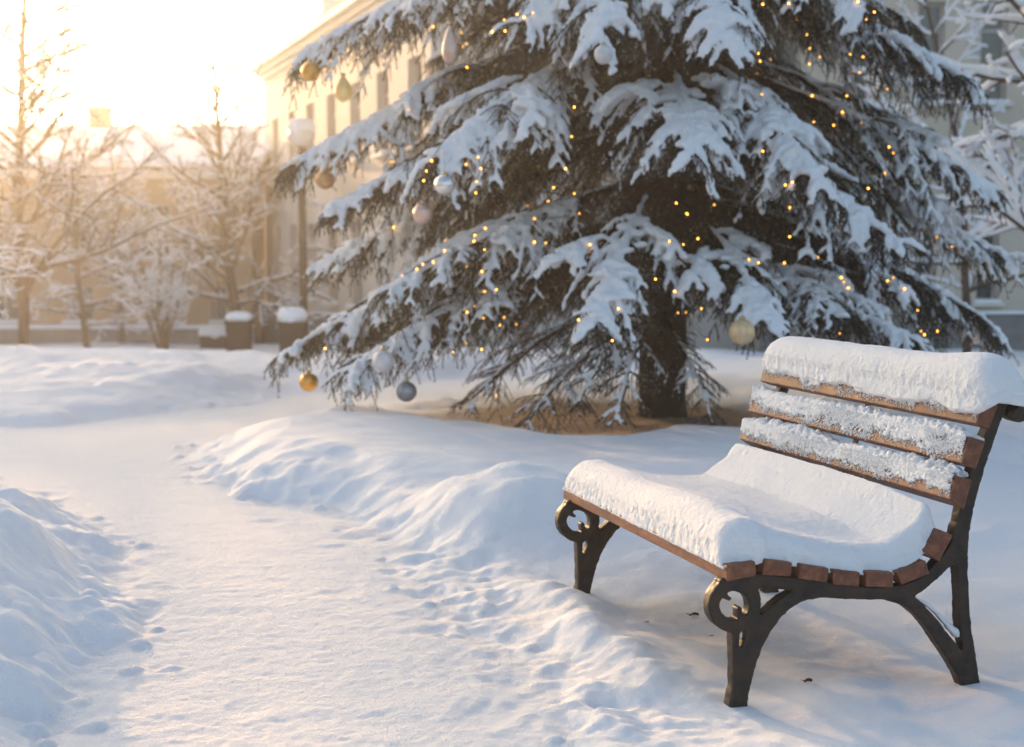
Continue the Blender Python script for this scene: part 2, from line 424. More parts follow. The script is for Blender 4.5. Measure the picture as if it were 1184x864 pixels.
        rough = sstep(.45, 0, np.hypot((x + .05) / 1.3, (y - 4.9) / 3.0) - .55) * sstep(-.3, .1, s) * (1 - inb)
        z = z + rough * .0028 * fbm(x * 21, y * 21, o=3, seed=96) + rough * (.0045 * fbm(x * 6.5, y * 6.5, o=3, seed=91))
    return z + fall(y)
def carve(x, y, z):
    for cx, cy_, r, h in CLODS:
        m = (np.abs(x - cx) < r * 1.3) & (np.abs(y - cy_) < r * 1.3)
        if m.any():
            q = ((x[m] - cx) ** 2 + (y[m] - cy_) ** 2) / r ** 2 * (1 + .6 * vnoise(x[m] * 28, y[m] * 28, seed=5))
            z[m] += h * np.sqrt(np.clip(1 - q, 0, 1)) ** 1.3
    for cx, cy_, r, h in DENTS:
        m = (np.abs(x - cx) < r * 3) & (np.abs(y - cy_) < r * 3)
        if m.any():
            q = ((x[m] - cx) ** 2 + ((y[m] - cy_) * .8) ** 2) / r ** 2
            z[m] += -h * np.exp(-(q * (1 + .6 * vnoise(x[m] * 16, y[m] * 16, seed=14))) ** 1.2) + .35 * h * np.exp(-((np.sqrt(q) - 1.35 + .3 * vnoise(x[m] * 14, y[m] * 14, seed=15)) / .4) ** 2)
    return z
def build_ground():
    ys = list(np.arange(-4, 3.2, .12)); y = 3.2
    while y < 118:
        ys.append(y); y += y * (.0030 if y < 13 else .0065 if y < 34 else .05)
    ys.append(118); ys = np.array(ys)
    a = np.concatenate([np.linspace(-1.15, -.45, 46)[:-1], np.linspace(-.45, .45, 470), np.linspace(.45, 1.15, 46)[1:]])
    sc_ = np.maximum(ys, 0) + .8 + 4 * sstep(3.2, -1, ys) * 0 + 3 * sstep(2.5, -2, ys)
    X = a[None, :] * sc_[:, None]; Y = np.repeat(ys[:, None], len(a), 1)
    x, y = X.ravel(), Y.ravel()
    z = carve(x, y, ground_z(x, y))
    V = np.stack([x, y, z], 1); nr, nc = len(ys), len(a)
    i = np.arange(nr - 1)[:, None] * nc + np.arange(nc - 1)[None]
    Q = np.stack([i, i + 1, i + nc + 1, i + nc], -1).reshape(-1, 4)
    s = path_sd(x, y); c = s[Q].mean(1) < .02
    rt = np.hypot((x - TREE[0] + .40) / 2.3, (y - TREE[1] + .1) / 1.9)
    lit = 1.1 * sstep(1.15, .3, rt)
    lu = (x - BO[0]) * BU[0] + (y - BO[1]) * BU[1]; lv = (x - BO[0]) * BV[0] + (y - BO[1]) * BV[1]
    lit = np.maximum(lit, .46 * sstep(-.05, .2, lu) * sstep(1.5, 1.1, lu) * sstep(-.02, .15, lv) * sstep(.95, .6, lv))  # weaker brown tint under the bench, sharing the litter mask
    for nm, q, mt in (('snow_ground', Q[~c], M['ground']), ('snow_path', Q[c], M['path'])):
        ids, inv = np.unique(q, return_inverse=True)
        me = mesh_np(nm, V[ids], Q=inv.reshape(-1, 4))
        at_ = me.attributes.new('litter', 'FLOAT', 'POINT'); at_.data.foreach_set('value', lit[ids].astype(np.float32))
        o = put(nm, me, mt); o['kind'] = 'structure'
build_ground()
def gz(x, y): return float(ground_z(np.array([x]), np.array([y]))[0])

# ------------------------------------------------------------------ buildings
def facade(P0, dx, W, z0, z1, wins, depth, name_m, parent, outn):
    """wall with real openings: P0 corner, dx unit direction, wins (x0,x1,z0,z1)"""
    P0 = np.asarray(P0, float); dx = np.asarray(dx, float); n = np.asarray(outn, float)
    xs = sorted({0, W} | {v for q in wins for v in q[:2]}); zs = sorted({z0, z1} | {v for q in wins for v in q[2:]})
    m = MB()
    for i in range(len(xs) - 1):
        for j in range(len(zs) - 1):
            cx_, cz_ = (xs[i] + xs[i + 1]) / 2, (zs[j] + zs[j + 1]) / 2
            if any(q[0] < cx_ < q[1] and q[2] < cz_ < q[3] for q in wins): continue
            a, b, c, d = xs[i], xs[i + 1], zs[j], zs[j + 1]
            m.add([P0 + dx * a + UP * c, P0 + dx * b + UP * c, P0 + dx * b + UP * d, P0 + dx * a + UP * d], [(0, 1, 2, 3)])
    for a, b, c, d in wins:
        o1 = [P0 + dx * a + UP * c, P0 + dx * b + UP * c, P0 + dx * b + UP * d, P0 + dx * a + UP * d]; o2 = [p - n * depth for p in o1]
        for k in range(4): m.add([o1[k], o1[(k + 1) % 4], o2[(k + 1) % 4], o2[k]], [(0, 1, 2, 3)])
    return m
def window(P0, dx, n, q, parent, depth=.16, panes=2, sill=True, bars=1):
    a, b, c, d = q; ft = .06
    dx = np.asarray(dx); n = np.asarray(n); cen = P0 + dx * (a + b) / 2 + UP * (c + d) / 2 - n * (depth - .03)
    rz = math.atan2(dx[1], dx[0]); W, H = b - a, d - c
    m = MB()
    for off in (-W / 2 + ft / 2, W / 2 - ft / 2): m.box(cen + dx * off, (ft, .06, H), rz)
    for off in (-H / 2 + ft / 2, H / 2 - ft / 2): m.box(cen + UP * off, (W - 2 * ft, .06, ft), rz)
    for k in range(1, panes): m.box(cen + dx * (-W / 2 + W * k / panes), (.05, .056, H - 2 * ft), rz)
    if bars: m.box(cen + UP * H * .22, (W - 2 * ft, .05, .05), rz)
    f = m.put('window', M['frame'], parent)
    g = MB(); g.box(cen - n * .02, (W - ft, .012, H - ft), rz); o = g.put('pane', M['glass']); o.parent = f
    if sill:
        g = MB(); g.box(P0 + dx * (a + b) / 2 + UP * (c - .035) + n * .05, (W + .16, .22, .06), rz); o = g.put('sill', M['trim']); o.parent = f
        V, T = blobs([P0 + dx * (a + b) / 2 + UP * (c + .01) + n * .06 + dx * (W * t) for t in np.linspace(-.5, .5, 7)], np.array([[W * .12, .09, .05]] * 7))
        o = put('sill_snow', remesh(V, T=T, vox=.03, smooth=2), M['far_snow']); o.parent = f
    return f
def slab(parent, name, pts, thick, m, bev=.0):
    p = np.asarray(pts, float); k = MB(); n = len(p)
    k.add(np.concatenate([p, p + UP * thick]), [tuple(range(n - 1, -1, -1)), tuple(range(n, 2 * n))] + [(i, (i + 1) % n, n + (i + 1) % n, n + i) for i in range(n)])
    return k.put(name, m, parent, bevel=bev)

# low ochre building at the far left, snow on its long roof
Y0 = 36.0; xl, xr = -30.0, -6.6
gz0 = -1.95
zE, zRg = 3.2, 4.55
lb = thing('low_building', 'long low ochre building with a snow covered roof below the bright sky', 'building', (-18, Y0, gz0))
wins = []
for px in (-560, -440, -330, -220, -110, 5, 92, 180, 262):
    x = (px - CX) / F_PX * Y0 - xl; wins.append((x - .36, x + .36, -.62, .30))
    wins.append((x - .42, x + .42, 1.0, 2.35))
P0 = np.array([xl, Y0, 0.0])
m = facade(P0, (1, 0, 0), xr - xl, gz0, zE, wins, .2, None, lb, (0, -1, 0))
m.box(((xl + xr) / 2, Y0 + 4.6, (gz0 + zE) / 2), (xr - xl - .01, 8.6, zE - gz0))
m.put('wall', M['ochre'], lb)
for q in wins: window(P0, (1, 0, 0), (0, -1, 0), q, lb, .17)
m = MB(); m.box(((xl + xr) / 2, Y0 - .08, -1.28), (xr - xl + .2, .3, 1.0)); m.put('plinth', M['plinth'], lb)
m = MB(); m.box(((xl + xr) / 2, Y0 - .12, -.74), (xr - xl + .1, .36, .1)); m.put('ledge_snow', M['far_snow'], lb, bevel=.03)
m = MB(); m.box(((xl + xr) / 2, Y0 - .15, zE - .12), (xr - xl + .3, .5, .22)); m.put('cornice', M['trim'], lb)
m = MB(); m.prism([(-.5, zE), (4.6, zRg - .1), (9.7, zE)], (xl - .3, Y0, 0), (0, 1, 0), (0, 0, 1), (1, 0, 0), 0, xr - xl + .6); rf = m.put('roof', M['plinth'], lb)
m = MB(); m.prism([(-.55, zE + .02), (-.55, zE + .2), (4.6, zRg + .16), (9.75, zE + .2), (9.75, zE + .02), (4.6, zRg - .07)], (xl - .4, Y0, 0), (0, 1, 0), (0, 0, 1), (1, 0, 0), 0, xr - xl + .8)
o = m.put('roof_snow', M['far_snow'], None, bevel=.06); o.parent = rf
for px, ww, hh in ((117, .5, .42), (-150, .5, .6)):
    x = (px - CX) / F_PX * (Y0 + 4); m = MB(); m.box((x, Y0 + 4.4, zRg + hh / 2 - .05), (ww, .6, hh + .3)); m.box((x, Y0 + 4.4, zRg + hh + .14), (ww + .12, .72, .09))
    o = m.put('chimney', M['chimney'], None); o.parent = rf

# tall cream building receding behind the spruce
A = np.array([-6.55, 38.0, 0]); dirv = np.array([.338, -.941, 0]); nrm = np.array([-.941, -.338, 0]); LEN = 15.5; zt = 5.7
cb = thing('cream_building', 'tall cream building with a cornice and narrow windows partly behind the spruce', 'building', (A[0], A[1], gz0))
wins = [(1.2 + 2.15 * k, 2.05 + 2.15 * k, z_, z_ + h_) for k in range(7) for z_, h_ in ((3.0, 1.5), (.1, 1.7))]
m = facade(A, dirv, LEN, gz0, zt, wins, .22, None, cb, nrm)
for p, d_, L_ in ((A, (.941, .338, 0), 9.0), (A + dirv * LEN, (.941, .338, 0), 9.0)):
    p = np.asarray(p); d_ = np.asarray(d_); m.add([p + UP * gz0, p + d_ * L_ + UP * gz0, p + d_ * L_ + UP * zt, p + UP * zt], [(0, 1, 2, 3)])
m.put('wall', M['cream'], cb)
for q in wins: window(A, dirv, nrm, q, cb, .2)
rzA = math.atan2(dirv[1], dirv[0]); mid = A + dirv * LEN / 2
m = MB(); m.box(mid + nrm * .05 + UP * (gz0 + .85), (LEN + .1, .2, 1.6), rzA); m.put('plinth', M['plinth'], cb)
m = MB()
for dz, dp in ((0, .06), (.12, .14), (.24, .24)): m.box(mid + nrm * (dp - .25) + UP * (zt - .05 + dz), (LEN + 2 * dp, .5 + dp, .12), rzA)
m.put('cornice', M['trim'], cb)
e = nrm * .28; b4 = [A - dirv * .4 + e, A + dirv * (LEN + .4) + e, A + dirv * (LEN + .4) - nrm * 9, A - dirv * .4 - nrm * 9]
rf = slab(cb, 'roof', [p + UP * (zt + .26) for p in b4], .10, M['plinth'])
apex = [A + dirv * 2 - nrm * 4.5, A + dirv * (LEN - 2) - nrm * 4.5]
m = MB(); lo = [p + UP * (zt + .37) for p in b4]; hi = [p + UP * (zt + 2.2) for p in apex]
m.add(lo + hi, [(0, 1, 5, 4), (1, 2, 5), (2, 3, 4, 5), (3, 0, 4), (3, 2, 1, 0)]); o = m.put('roof_snow', M['far_snow'], None); o.parent = rf
m = MB(); pc = A + dirv * 4.2 - nrm * .9; m.box(pc + UP * (zt + 1.0), (.8, .6, 1.4), rzA); m.box(pc + UP * (zt + 1.75), (.95, .75, .12), rzA); o = m.put('chimney', M['trim'], None); o.parent = rf

# beige building behind the right hand trees
Y1 = 24.0; bx0, bx1 = 4.3, 17.0
bb = thing('beige_building', 'beige building with tall dark windows behind the snowy trees at right', 'building', (10, Y1, -1.2))
wins = []
for px in (905, 985, 1068, 1140, 1214, 1290, 1370, 1450):
    x = (px - CX) / F_PX * Y1 - bx0
    wins += [(x - .19, x + .19, .38, 1.95), (x - .23, x + .23, 3.7, 5.35)]
P1 = np.array([bx0, Y1, 0.0])
m = facade(P1, (1, 0, 0), bx1 - bx0, -1.2, 7.4, wins, .2, None, bb, (0, -1, 0))
m.box(((bx0 + bx1) / 2, Y1 + 4.2, 3.1), (bx1 - bx0 - .02, 7.9, 8.58)); m.put('wall', M['beige'], bb)
for q in wins: window(P1, (1, 0, 0), (0, -1, 0), q, bb, .18, panes=1)
m = MB(); m.box(((bx0 + bx1) / 2, Y1 - .1, -.55), (bx1 - bx0 + .2, .3, 1.5)); m.put('plinth', M['plinth'], bb)
m = MB(); m.box(((bx0 + bx1) / 2, Y1 - .13, .215), (bx1 - bx0 + .25, .38, .05)); m.put('ledge_snow', M['far_snow'], bb, bevel=.02)
m = MB(); m.box(((bx0 + bx1) / 2, Y1 - .06, 2.75), (bx1 - bx0 + .1, .16, .22)); m.put('string_course', M['trim'], bb)
m = MB(); m.box(((bx0 + bx1) / 2, Y1 + 3.9, 7.5), (bx1 - bx0 + .7, 9, .22)); m.put('cornice', M['trim'], bb)
m = MB(); m.box(((bx0 + bx1) / 2, Y1 + 3.9, 7.76), (bx1 - bx0 + .6, 8.9, .3)); m.put('roof_snow', M['far_snow'], bb, bevel=.08)

# ------------------------------------------------------------------ bare trees under snow
def bare_tree(name, label, base, H, seed, r0=.1, n1=18, spread=1.0, droop=.0, start=.25, ang=(35, 70), snow=1.0, nl=(18, 8, 6), stems=1, lean=(0, 0), group='bare trees across the park', l1=.5):
    g = np.random.default_rng(seed)
    br = {0: [], 1: [], 2: [], 3: []}
    def grow(p, d, L, r, lev, n):
        pts = [p]; d = d / np.linalg.norm(d); st = L / (n - 1)
        for k in range(n - 1):
            d = d + g.normal(0, (.05, .10, .16, .2)[lev], 3) + np.array([0, 0, (.02, .03, .0, -.03)[lev] - droop * (0, .07, .06, .05)[lev]])
            d /= np.linalg.norm(d); pts.append(pts[-1] + d * st)
        pts = np.array(pts); rr = r * np.linspace(1, (.25, .3, .35, .5)[lev], n)
        br[lev].append((pts, rr)); return pts, rr
    def kids(pts, rr, lev, cnt, Lp):
        if lev > 3: return
        for k in range(cnt):
            t = (start + (1 - start) * (k + g.random()) / cnt) if lev == 1 else .2 + .8 * (k + g.random()) / cnt
            f = t * (len(pts) - 1); i = min(int(f), len(pts) - 2); p = pts[i] + (pts[i + 1] - pts[i]) * (f - i)
            T = pts[i + 1] - pts[i]; T /= np.linalg.norm(T)
            az = (k * 2.4 + g.normal(0, .4)); a = R(g.uniform(*ang)) if lev == 1 else R(g.uniform(28, 62))
            ref = np.array([1, 0, 0]) if abs(T[2]) > .7 else np.array([0, 0, 1.]); S = np.cross(T, ref); S /= np.linalg.norm(S); B = np.cross(S, T)
            if lev > 1: az = (0 if k % 2 else math.pi) + g.normal(0, .7)
            d = T * math.cos(a) + (S * math.cos(az) + B * math.sin(az)) * math.sin(a)
            L = Lp * (1.05 - .72 * t) * g.uniform(.75, 1.2) * (1 if lev > 1 else spread)
            r = min(rr[i] * .6, rr[0] * .5)
            q, qr = grow(p, d, L, max(r, .004), lev, (0, 8, 6, 4)[lev])
            kids(q, qr, lev + 1, nl[lev] if lev < 3 else 0, L * .48)
    base = np.asarray(base, float)
    for s_ in range(stems):
        d0 = np.array([lean[0], lean[1], 1.0]) + (g.normal(0, .28, 3) * [1, 1, 0] if stems > 1 else 0)
        p, r = grow(base - UP * .15 + (g.normal(0, .06, 3) * [1, 1, 0] if stems > 1 else 0), d0, H * (g.uniform(.75, 1) if stems > 1 else 1), r0, 0, 10)
        kids(p, r, 1, n1, H * l1)
    t = thing(name, label, 'tree' if name != 'bare_shrub' else 'shrub', base, group)
    V, Q = tubes(np.array([b[0] for b in br[0]]), np.array([b[1] for b in br[0]]), 8); put('trunk', mesh_np('trunk', V, Q=Q), M['bare_bark'], t)
    lst = [tubes(np.array([b[0] for b in br[l]]), np.array([b[1] for b in br[l]]), 5 if l > 1 else 6, cap=False) for l in (1, 2, 3) if br[l]]
    V, Q = join(lst); put('crown', mesh_np('crown', V, Q=Q), M['bare_bark'], t)
    lst = []
    for l in (1, 2, 3):
        for pts, rr in br[l]:
            d = pts[-1] - pts[0]; hz = math.hypot(d[0], d[1]) / (np.linalg.norm(d) + 1e-6)
            if hz < .3 or g.random() > .92: continue
            w = snow * (.012 + .75 * rr) * g.uniform(.7, 1.3, len(pts)) * (.5 + .5 * hz); w[0] *= .5; w[-1] *= .5
            lst.append((l, pts + UP * (rr * .6 + w * .5)[:, None], w))
    out = []
    for l in (1, 2, 3):
        q = [(a, b) for k, a, b in lst if k == l]
        if q: out.append(tubes(np.array([a for a, b in q]), np.array([b for a, b in q]), 5, cap=False))
    V, Q = join(out); put('snow', mesh_np('snow', V, Q=Q), M['far_snow'], t)
    return t
def gp(px, d):
    x = (px - CX) / F_PX * d; return np.array([x, d, gz(x, d)])
bare_tree('bare_tree', 'tall bare tree at the left edge against the bright sky', gp(24, 24), 7.8, 3, .10, 40, .9, .15, .12, (35, 80), .5, (0, 11, 9))
bare_tree('bare_tree', 'slim upright bare tree rising behind the brown bin', gp(279, 29), 6.2, 8, .11, 34, .92, .05, .12, (30, 75), .65, (0, 10, 7))
bare_tree('bare_shrub', 'bushy bare shrub with many stems left of the brown bin', gp(188, 28), 2.5, 12, .035, 9, .75, .1, .15, (25, 60), .9, (0, 6, 4), stems=9, group='bare shrubs by the low building')
bare_tree('bare_tree', 'low wide bare tree in front of the ochre wall, left of the shrub', gp(100, 31), 4.2, 15, .08, 20, .9, .3, .1, (50, 90), .7, (0, 8, 5))
bare_tree('bare_tree', 'pale bare tree in the gap between lamp post and spruce', gp(395, 30), 4.6, 19, .08, 18, .8, .2, .12, (45, 85), 1.1, (0, 7, 5))
bare_tree('bare_tree', 'frosted bare tree with fine twigs between the left edge tree and the shrub', gp(140, 33), 4.6, 43, .07, 30, .9, .15, .1, (40, 85), .55, (0, 9, 7))
bare_tree('bare_tree', 'bare tree outside the left edge reaching snowy boughs into view', gp(-150, 21), 6.0, 33, .09, 26, .95, .3, .1, (50, 95), .8, (0, 8, 5))
bare_tree('bare_tree', 'bare tree at the right edge with thick snow on crooked boughs', gp(1265, 15.5), 6.5, 27, .12, 24, .95, .05, .1, (50, 95), 1.9, (0, 7, 5))
bare_tree('bare_tree', 'slender bare tree between the spruce and the beige wall', gp(1120, 20.5), 6.0, 31, .07, 18, .8, .1, .12, (40, 80), 1.4, (0, 7, 5))

# ------------------------------------------------------------------ lamp posts, bins, far bench, bollard
def snowcap(name, c, rx, ry, h, parent, vox=.025, seed=0):
    g = np.random.default_rng(seed); n = 26
    a = g.uniform(0, 6.28, n); r = np.sqrt(g.random(n)) * .72
    C = np.stack([c[0] + rx * r * np.cos(a), c[1] + ry * r * np.sin(a), c[2] + h * .35 + 0 * a], 1)
    V, T = blobs(np.concatenate([C, [[c[0], c[1], c[2] + h * .4]]]), np.concatenate([np.stack([rx * .34 + 0 * a, ry * .34 + 0 * a, h * g.uniform(.5, .68, n)], 1), [[rx * .97, ry * .97, h * .6]]]))
    return put(name, remesh(V, T=T, vox=vox, smooth=3), M['far_snow'], parent)
p = gp(351, 28.0); top = at(345, 158, 28.0)
lp = thing('street_lamp', 'dark street lamp with a round globe under a snow cap', 'street lamp', p)
m = MB(); Hh = top[2] - p[2]; m.lathe(p, [(.15, -.1), (.15, .25), (.10, .32), (.085, .8), (.075, Hh - .35), (.09, Hh - .3), (.12, Hh - .24), (.06, Hh - .2)], 16); m.put('post', M['post'], lp, True)
m = MB(); m.lathe(p, [(.07, Hh - .2)] + [(.27 * math.sin(t), Hh + .03 - .25 * math.cos(t)) for t in np.linspace(.35, 3.05, 14)], 24); m.put('globe', M['globe'], lp, True)
snowcap('snow_cap', p + UP * (Hh + .06), .30, .30, .30, lp, seed=2)
p = gp(401, 33.0); top = at(401, 80, 33.0); Hh = top[2] - p[2]
lp2 = thing('street_lamp', 'thin distant lamp pole before the cream building', 'street lamp', p)
m = MB(); m.lathe(p, [(.10, -.1), (.10, .3), (.06, .35), (.045, Hh)], 12); m.put('post', M['post'], lp2, True)
m = MB(); m.box(p + np.array([.25, 0, Hh + .02]), (.75, .09, .09)); m.box(p + np.array([.55, 0, Hh + .0]), (.4, .2, .12)); m.put('lamp_head', M['post'], lp2, bevel=.02)
for px, d, wpx, hh, key, lab in ((276, 24.8, 29, .52, 'bin', 'brown square litter bin with a snow cap left of the lamp'), (338, 24.6, 31, .54, 'bin_dark', 'dark litter bin with thick snow beside the spruce bough')):
    p = gp(px, d); s_ = wpx / F_PX * d
    b = thing('litter_bin', lab, 'litter bin', p, 'litter bins by the lamp')
    m = MB(); m.box(p + UP * (hh / 2 - .05), (s_ * .92, s_ * .92, hh + .1), .1, 1.07); m.put('body', M[key], b, bevel=.015)
    m = MB(); m.box(p + UP * (hh + .02), (s_ * 1.08, s_ * 1.08, .05), .1); m.put('rim', M[key], b, bevel=.01)
    snowcap('snow_cap', p + UP * (hh + .04), s_ * .60, s_ * .60, .17 if key == 'bin' else .26, b, seed=int(px))
p = gp(247, 29); b = thing('stone_block', 'low dark block under a snow mound behind the brown bin', 'block', p)
m = MB(); m.box(p + UP * .1, (.5, .4, .34)); m.put('body', M['bin_dark'], b, bevel=.02); snowcap('snow_cap', p + UP * .26, .33, .28, .22, b, seed=7)
p = gp(24, 25); b = thing('bollard', 'thin dark bollard post in the snow at the left edge', 'bollard', p)
m = MB(); m.lathe(p, [(.075, -.1), (.075, .2), (.055, .24), (.05, 1.05), (.075, 1.08), (.07, 1.2), (.03, 1.25)], 14); m.put('post', M['post'], b, True); snowcap('snow_cap', p + UP * 1.23, .085, .085, .1, b, vox=.015, seed=9)

# ------------------------------------------------------------------ the spruce
def spray(base, tip, W, lift, snowr, g, dens=1.0, step=.075, t_needle=.22, t_snow=.42, droop=.42, pads=0, hang=.5, nlen=.022, nw=.0042, snow_p=.8, axr=.02, dz=1.0):
    base = np.asarray(base, float); tip = np.asarray(tip, float); L = np.linalg.norm(tip - base)
    ctrl = (base + tip) / 2 + UP * lift * L + g.normal(0, .03 * L, 3)
    def ax(t): t = np.asarray(t)[..., None]; return (1 - t) ** 2 * base + 2 * t * (1 - t) * ctrl + t * t * tip
    def dax(t): t = np.asarray(t)[..., None]; d = 2 * (1 - t) * (ctrl - base) + 2 * t * (tip - ctrl); return d / np.linalg.norm(d, axis=-1, keepdims=True)
    out = {'wood': [], 'snow': [], 'tw': []}
    tt = np.linspace(0, 1, 12); A_ = ax(tt); A_[1:-1] += g.normal(0, .012, (10, 3))
    out['wood'].append(tubes(A_[None], (axr * (1 - .8 * tt) + .003)[None], 6))
    N = max(6, int(L * .92 / step)); t = np.repeat(np.linspace(.08, .985, N), 2) + g.uniform(-.5, .5, 2 * N) / N; t = np.clip(t, .03, 1)
    side = np.tile([1.0, -1.0], N)
    T = dax(t); S = np.cross(T, UP); S /= np.linalg.norm(S, axis=1, keepdims=True) + 1e-9
    gl = np.interp(t, [0, .25, .5, .8, 1], [.45, .85, 1, .62, .28])
    L2 = W * gl * g.uniform(.45, 1.3, 2 * N)
    d = T * .72 + S * (side * g.uniform(.55, .95, 2 * N))[:, None] + UP * g.normal(-.04, .26, 2 * N)[:, None]
    d /= np.linalg.norm(d, axis=1, keepdims=True)
    s5 = np.linspace(0, 1, 5)
    dr = droop * g.uniform(.6, 1.5, 2 * N)
    def sec(s): return ax(t)[:, None] + d[:, None] * (s * L2[:, None])[..., None] - UP * (dr[:, None] * s ** 2 * L2[:, None])[..., None]
    P2 = sec(np.tile(s5, (2 * N, 1)))
    out['wood'].append(tubes(P2, np.outer(np.full(2 * N, .0065), 1 - .7 * s5), 4, cap=False))
    # third order
    M3 = 5; rep = 2 * M3
    s3 = np.tile(np.repeat(np.linspace(.18, .98, M3), 2), (2 * N, 1)) + g.normal(0, .03, (2 * N, rep)); s3 = np.clip(s3, .1, 1)
    b3 = sec(s3)
    T2 = d[:, None] - UP * (2 * dr[:, None] * s3)[..., None]; T2 /= np.linalg.norm(T2, axis=2, keepdims=True)
    S2 = np.cross(T2, UP); S2 /= np.linalg.norm(S2, axis=2, keepdims=True) + 1e-9
    sd3 = np.tile(np.tile([1.0, -1.0], M3), (2 * N, 1)) * g.uniform(.4, .9, (2 * N, rep))
    L3 = (.40 * L2[:, None] * (1 - .6 * s3) + .035) * g.uniform(.7, 1.25, (2 * N, rep))
    d3 = T2 * .8 + S2 * sd3[..., None] - UP * (g.uniform(.0, .3, (2 * N, rep)))[..., None]; d3 /= np.linalg.norm(d3, axis=2, keepdims=True)
    s4 = np.linspace(0, 1, 4)
    P3 = b3[:, :, None] + d3[:, :, None] * (s4[None, None] * L3[..., None])[..., None] - UP * (s4[None, None] ** 2 * L3[..., None] * .28)[..., None]
    P3f = P3.reshape(-1, 4, 3); t3 = np.repeat(t, rep); L3f = L3.ravel()
    out['wood'].append(tubes(P3f, np.full((len(P3f), 4), .0028), 3, cap=False))
    # twigs that carry needles: (start, mid, end, len)
    tw = []
    k = (t3 > t_needle) & (g.random(len(t3)) < np.interp(t3, [t_needle, t_needle + .2, 1], [.35, 1, 1]))
    tw.append((P3f[k][:, 0], P3f[k][:, 1], P3f[k][:, 3], L3f[k]))
    k2 = t > t_needle
    tw.append((P2[k2][:, 1], P2[k2][:, 2], P2[k2][:, 4], L2[k2] * .8))
    kk = g.random(len(t3)) < hang * np.interp(t3, [0, t_needle, .9], [.1, .6, 1])
    hb = P3f[kk][:, 1]; hl = g.uniform(.05, .15, kk.sum()) * dz; hd = d3.reshape(-1, 3)[kk] * .45 + g.normal(0, .22, (kk.sum(), 3)) - UP * .9; hd /= np.linalg.norm(hd, axis=1, keepdims=True)
    he = hb + hd * hl[:, None]; hm = (hb + he) / 2 + d3.reshape(-1, 3)[kk] * (hl * .12)[:, None]
    tw.append((hb, hm, he, hl))
    out['wood'].append(tubes(np.stack([hb, hm, he], 1), np.full((len(hb), 3), .0025), 3, cap=False))
    a = np.concatenate([q[0] for q in tw]); b = np.concatenate([q[1] for q in tw]); c = np.concatenate([q[2] for q in tw]); LL = np.concatenate([q[3] for q in tw])
    cnt = np.maximum(3, (LL / .0062 * dens)).astype(int); idx = np.repeat(np.arange(len(a)), cnt); n = len(idx)
    s = g.random(n)[:, None]
    p = (1 - s) ** 2 * a[idx] + 2 * s * (1 - s) * (2 * b[idx] - (a[idx] + c[idx]) / 2) + s * s * c[idx]
    td = c[idx] - a[idx]; td /= np.linalg.norm(td, axis=1, keepdims=True) + 1e-9
    rv = g.normal(0, 1, (n, 3)); rv -= td * (rv * td).sum(1, keepdims=True); rv /= np.linalg.norm(rv, axis=1, keepdims=True) + 1e-9
    nd_ = td * g.uniform(.5, 1.0, (n, 1)) + rv * .75; nd_ /= np.linalg.norm(nd_, axis=1, keepdims=True)
    wv = np.cross(nd_, g.normal(0, 1, (n, 3))); wv /= np.linalg.norm(wv, axis=1, keepdims=True) + 1e-9
    nl_ = nlen * g.uniform(.7, 1.25, (n, 1))
    out['needle'] = np.stack([p - wv * nw * .5, p + wv * nw * .5, p + nd_ * nl_], 1).reshape(-1, 3)
    # snow lying on the twigs
    if snowr > 0:
        kS = (t > t_snow) & (g.random(len(t)) < snow_p * np.clip(.75 + .9 * vnoise(t * 9, side * 3.7 + g.random() * 50), .15, 1.2)); f = np.interp(t, [t_snow, t_snow + .25, 1], [.45, 1, .9])
        r2 = snowr * f * g.uniform(.7, 1.25, len(t))
        if kS.any(): out['snow'].append(tubes(P2[kS][:, 0:] + UP * (r2[kS] * .7)[:, None, None], r2[kS][:, None] * np.array([.7, .95, 1.0, .85, .45]), 8))
        r3 = (r2[:, None] * g.uniform(.55, .9, (2 * N, rep))).ravel(); k3 = np.repeat(kS, rep) & (g.random(len(t3)) < snow_p) & (L3f > .03)
        if k3.any(): out['snow'].append(tubes(P3f[k3] + UP * (r3[k3] * .6)[:, None, None], r3[k3][:, None] * np.array([.8, 1.05, .8, .12]) * g.uniform(.75, 1.2, (int(k3.sum()), 4)), 6))
        if pads:
            tp_ = g.uniform(t_snow + .06, .96, pads); c_ = ax(tp_); T_ = dax(tp_); S_ = np.cross(T_, UP); S_ /= np.linalg.norm(S_, axis=1, keepdims=True)
            lat = g.normal(0, .18, pads).clip(-.34, .34) * W * np.interp(tp_, [0, .5, .8, 1], [.8, 1, .6, .25])
            c_ = c_ + S_ * lat[:, None] + T_ * (np.abs(lat) * .8)[:, None] - UP * (droop * lat ** 2 / W * 1.1)[:, None] + UP * .028
            rp_ = snowr * g.uniform(1.1, 2.1, pads)
            out['blob'] = blobs(c_, np.stack([rp_, rp_, rp_ * .55], 1))
        ts = np.linspace(max(t_snow - .1, .05), 1.0, 10); ra = snowr * 1.1 * np.interp(ts, [ts[0], ts[0] + .2, .9, 1], [.4, 1, .9, .5])
        out['snow'].append(tubes((ax(ts) + UP * (ra * .7 + .01)[:, None])[None], ra[None], 8))
    return out
def snow_disp(co, no):
    n = fbm(co[:, 0] * 18, co[:, 1] * 18, co[:, 2] * 18, o=3, seed=77, gain=.6); return co + no * (n * .0105 - .0015)[:, None]
def needles_mesh(name, wood, need):
    V, Q = join(wood); nv = len(V); nt_ = len(need) // 3
    return mesh_np(name, np.concatenate([V, need]), T=np.arange(nt_ * 3).reshape(-1, 3) + nv, Q=Q, smooth=False, fm=np.concatenate([np.ones(nt_), np.zeros(len(Q))]))
tz0 = gz(*TREE)
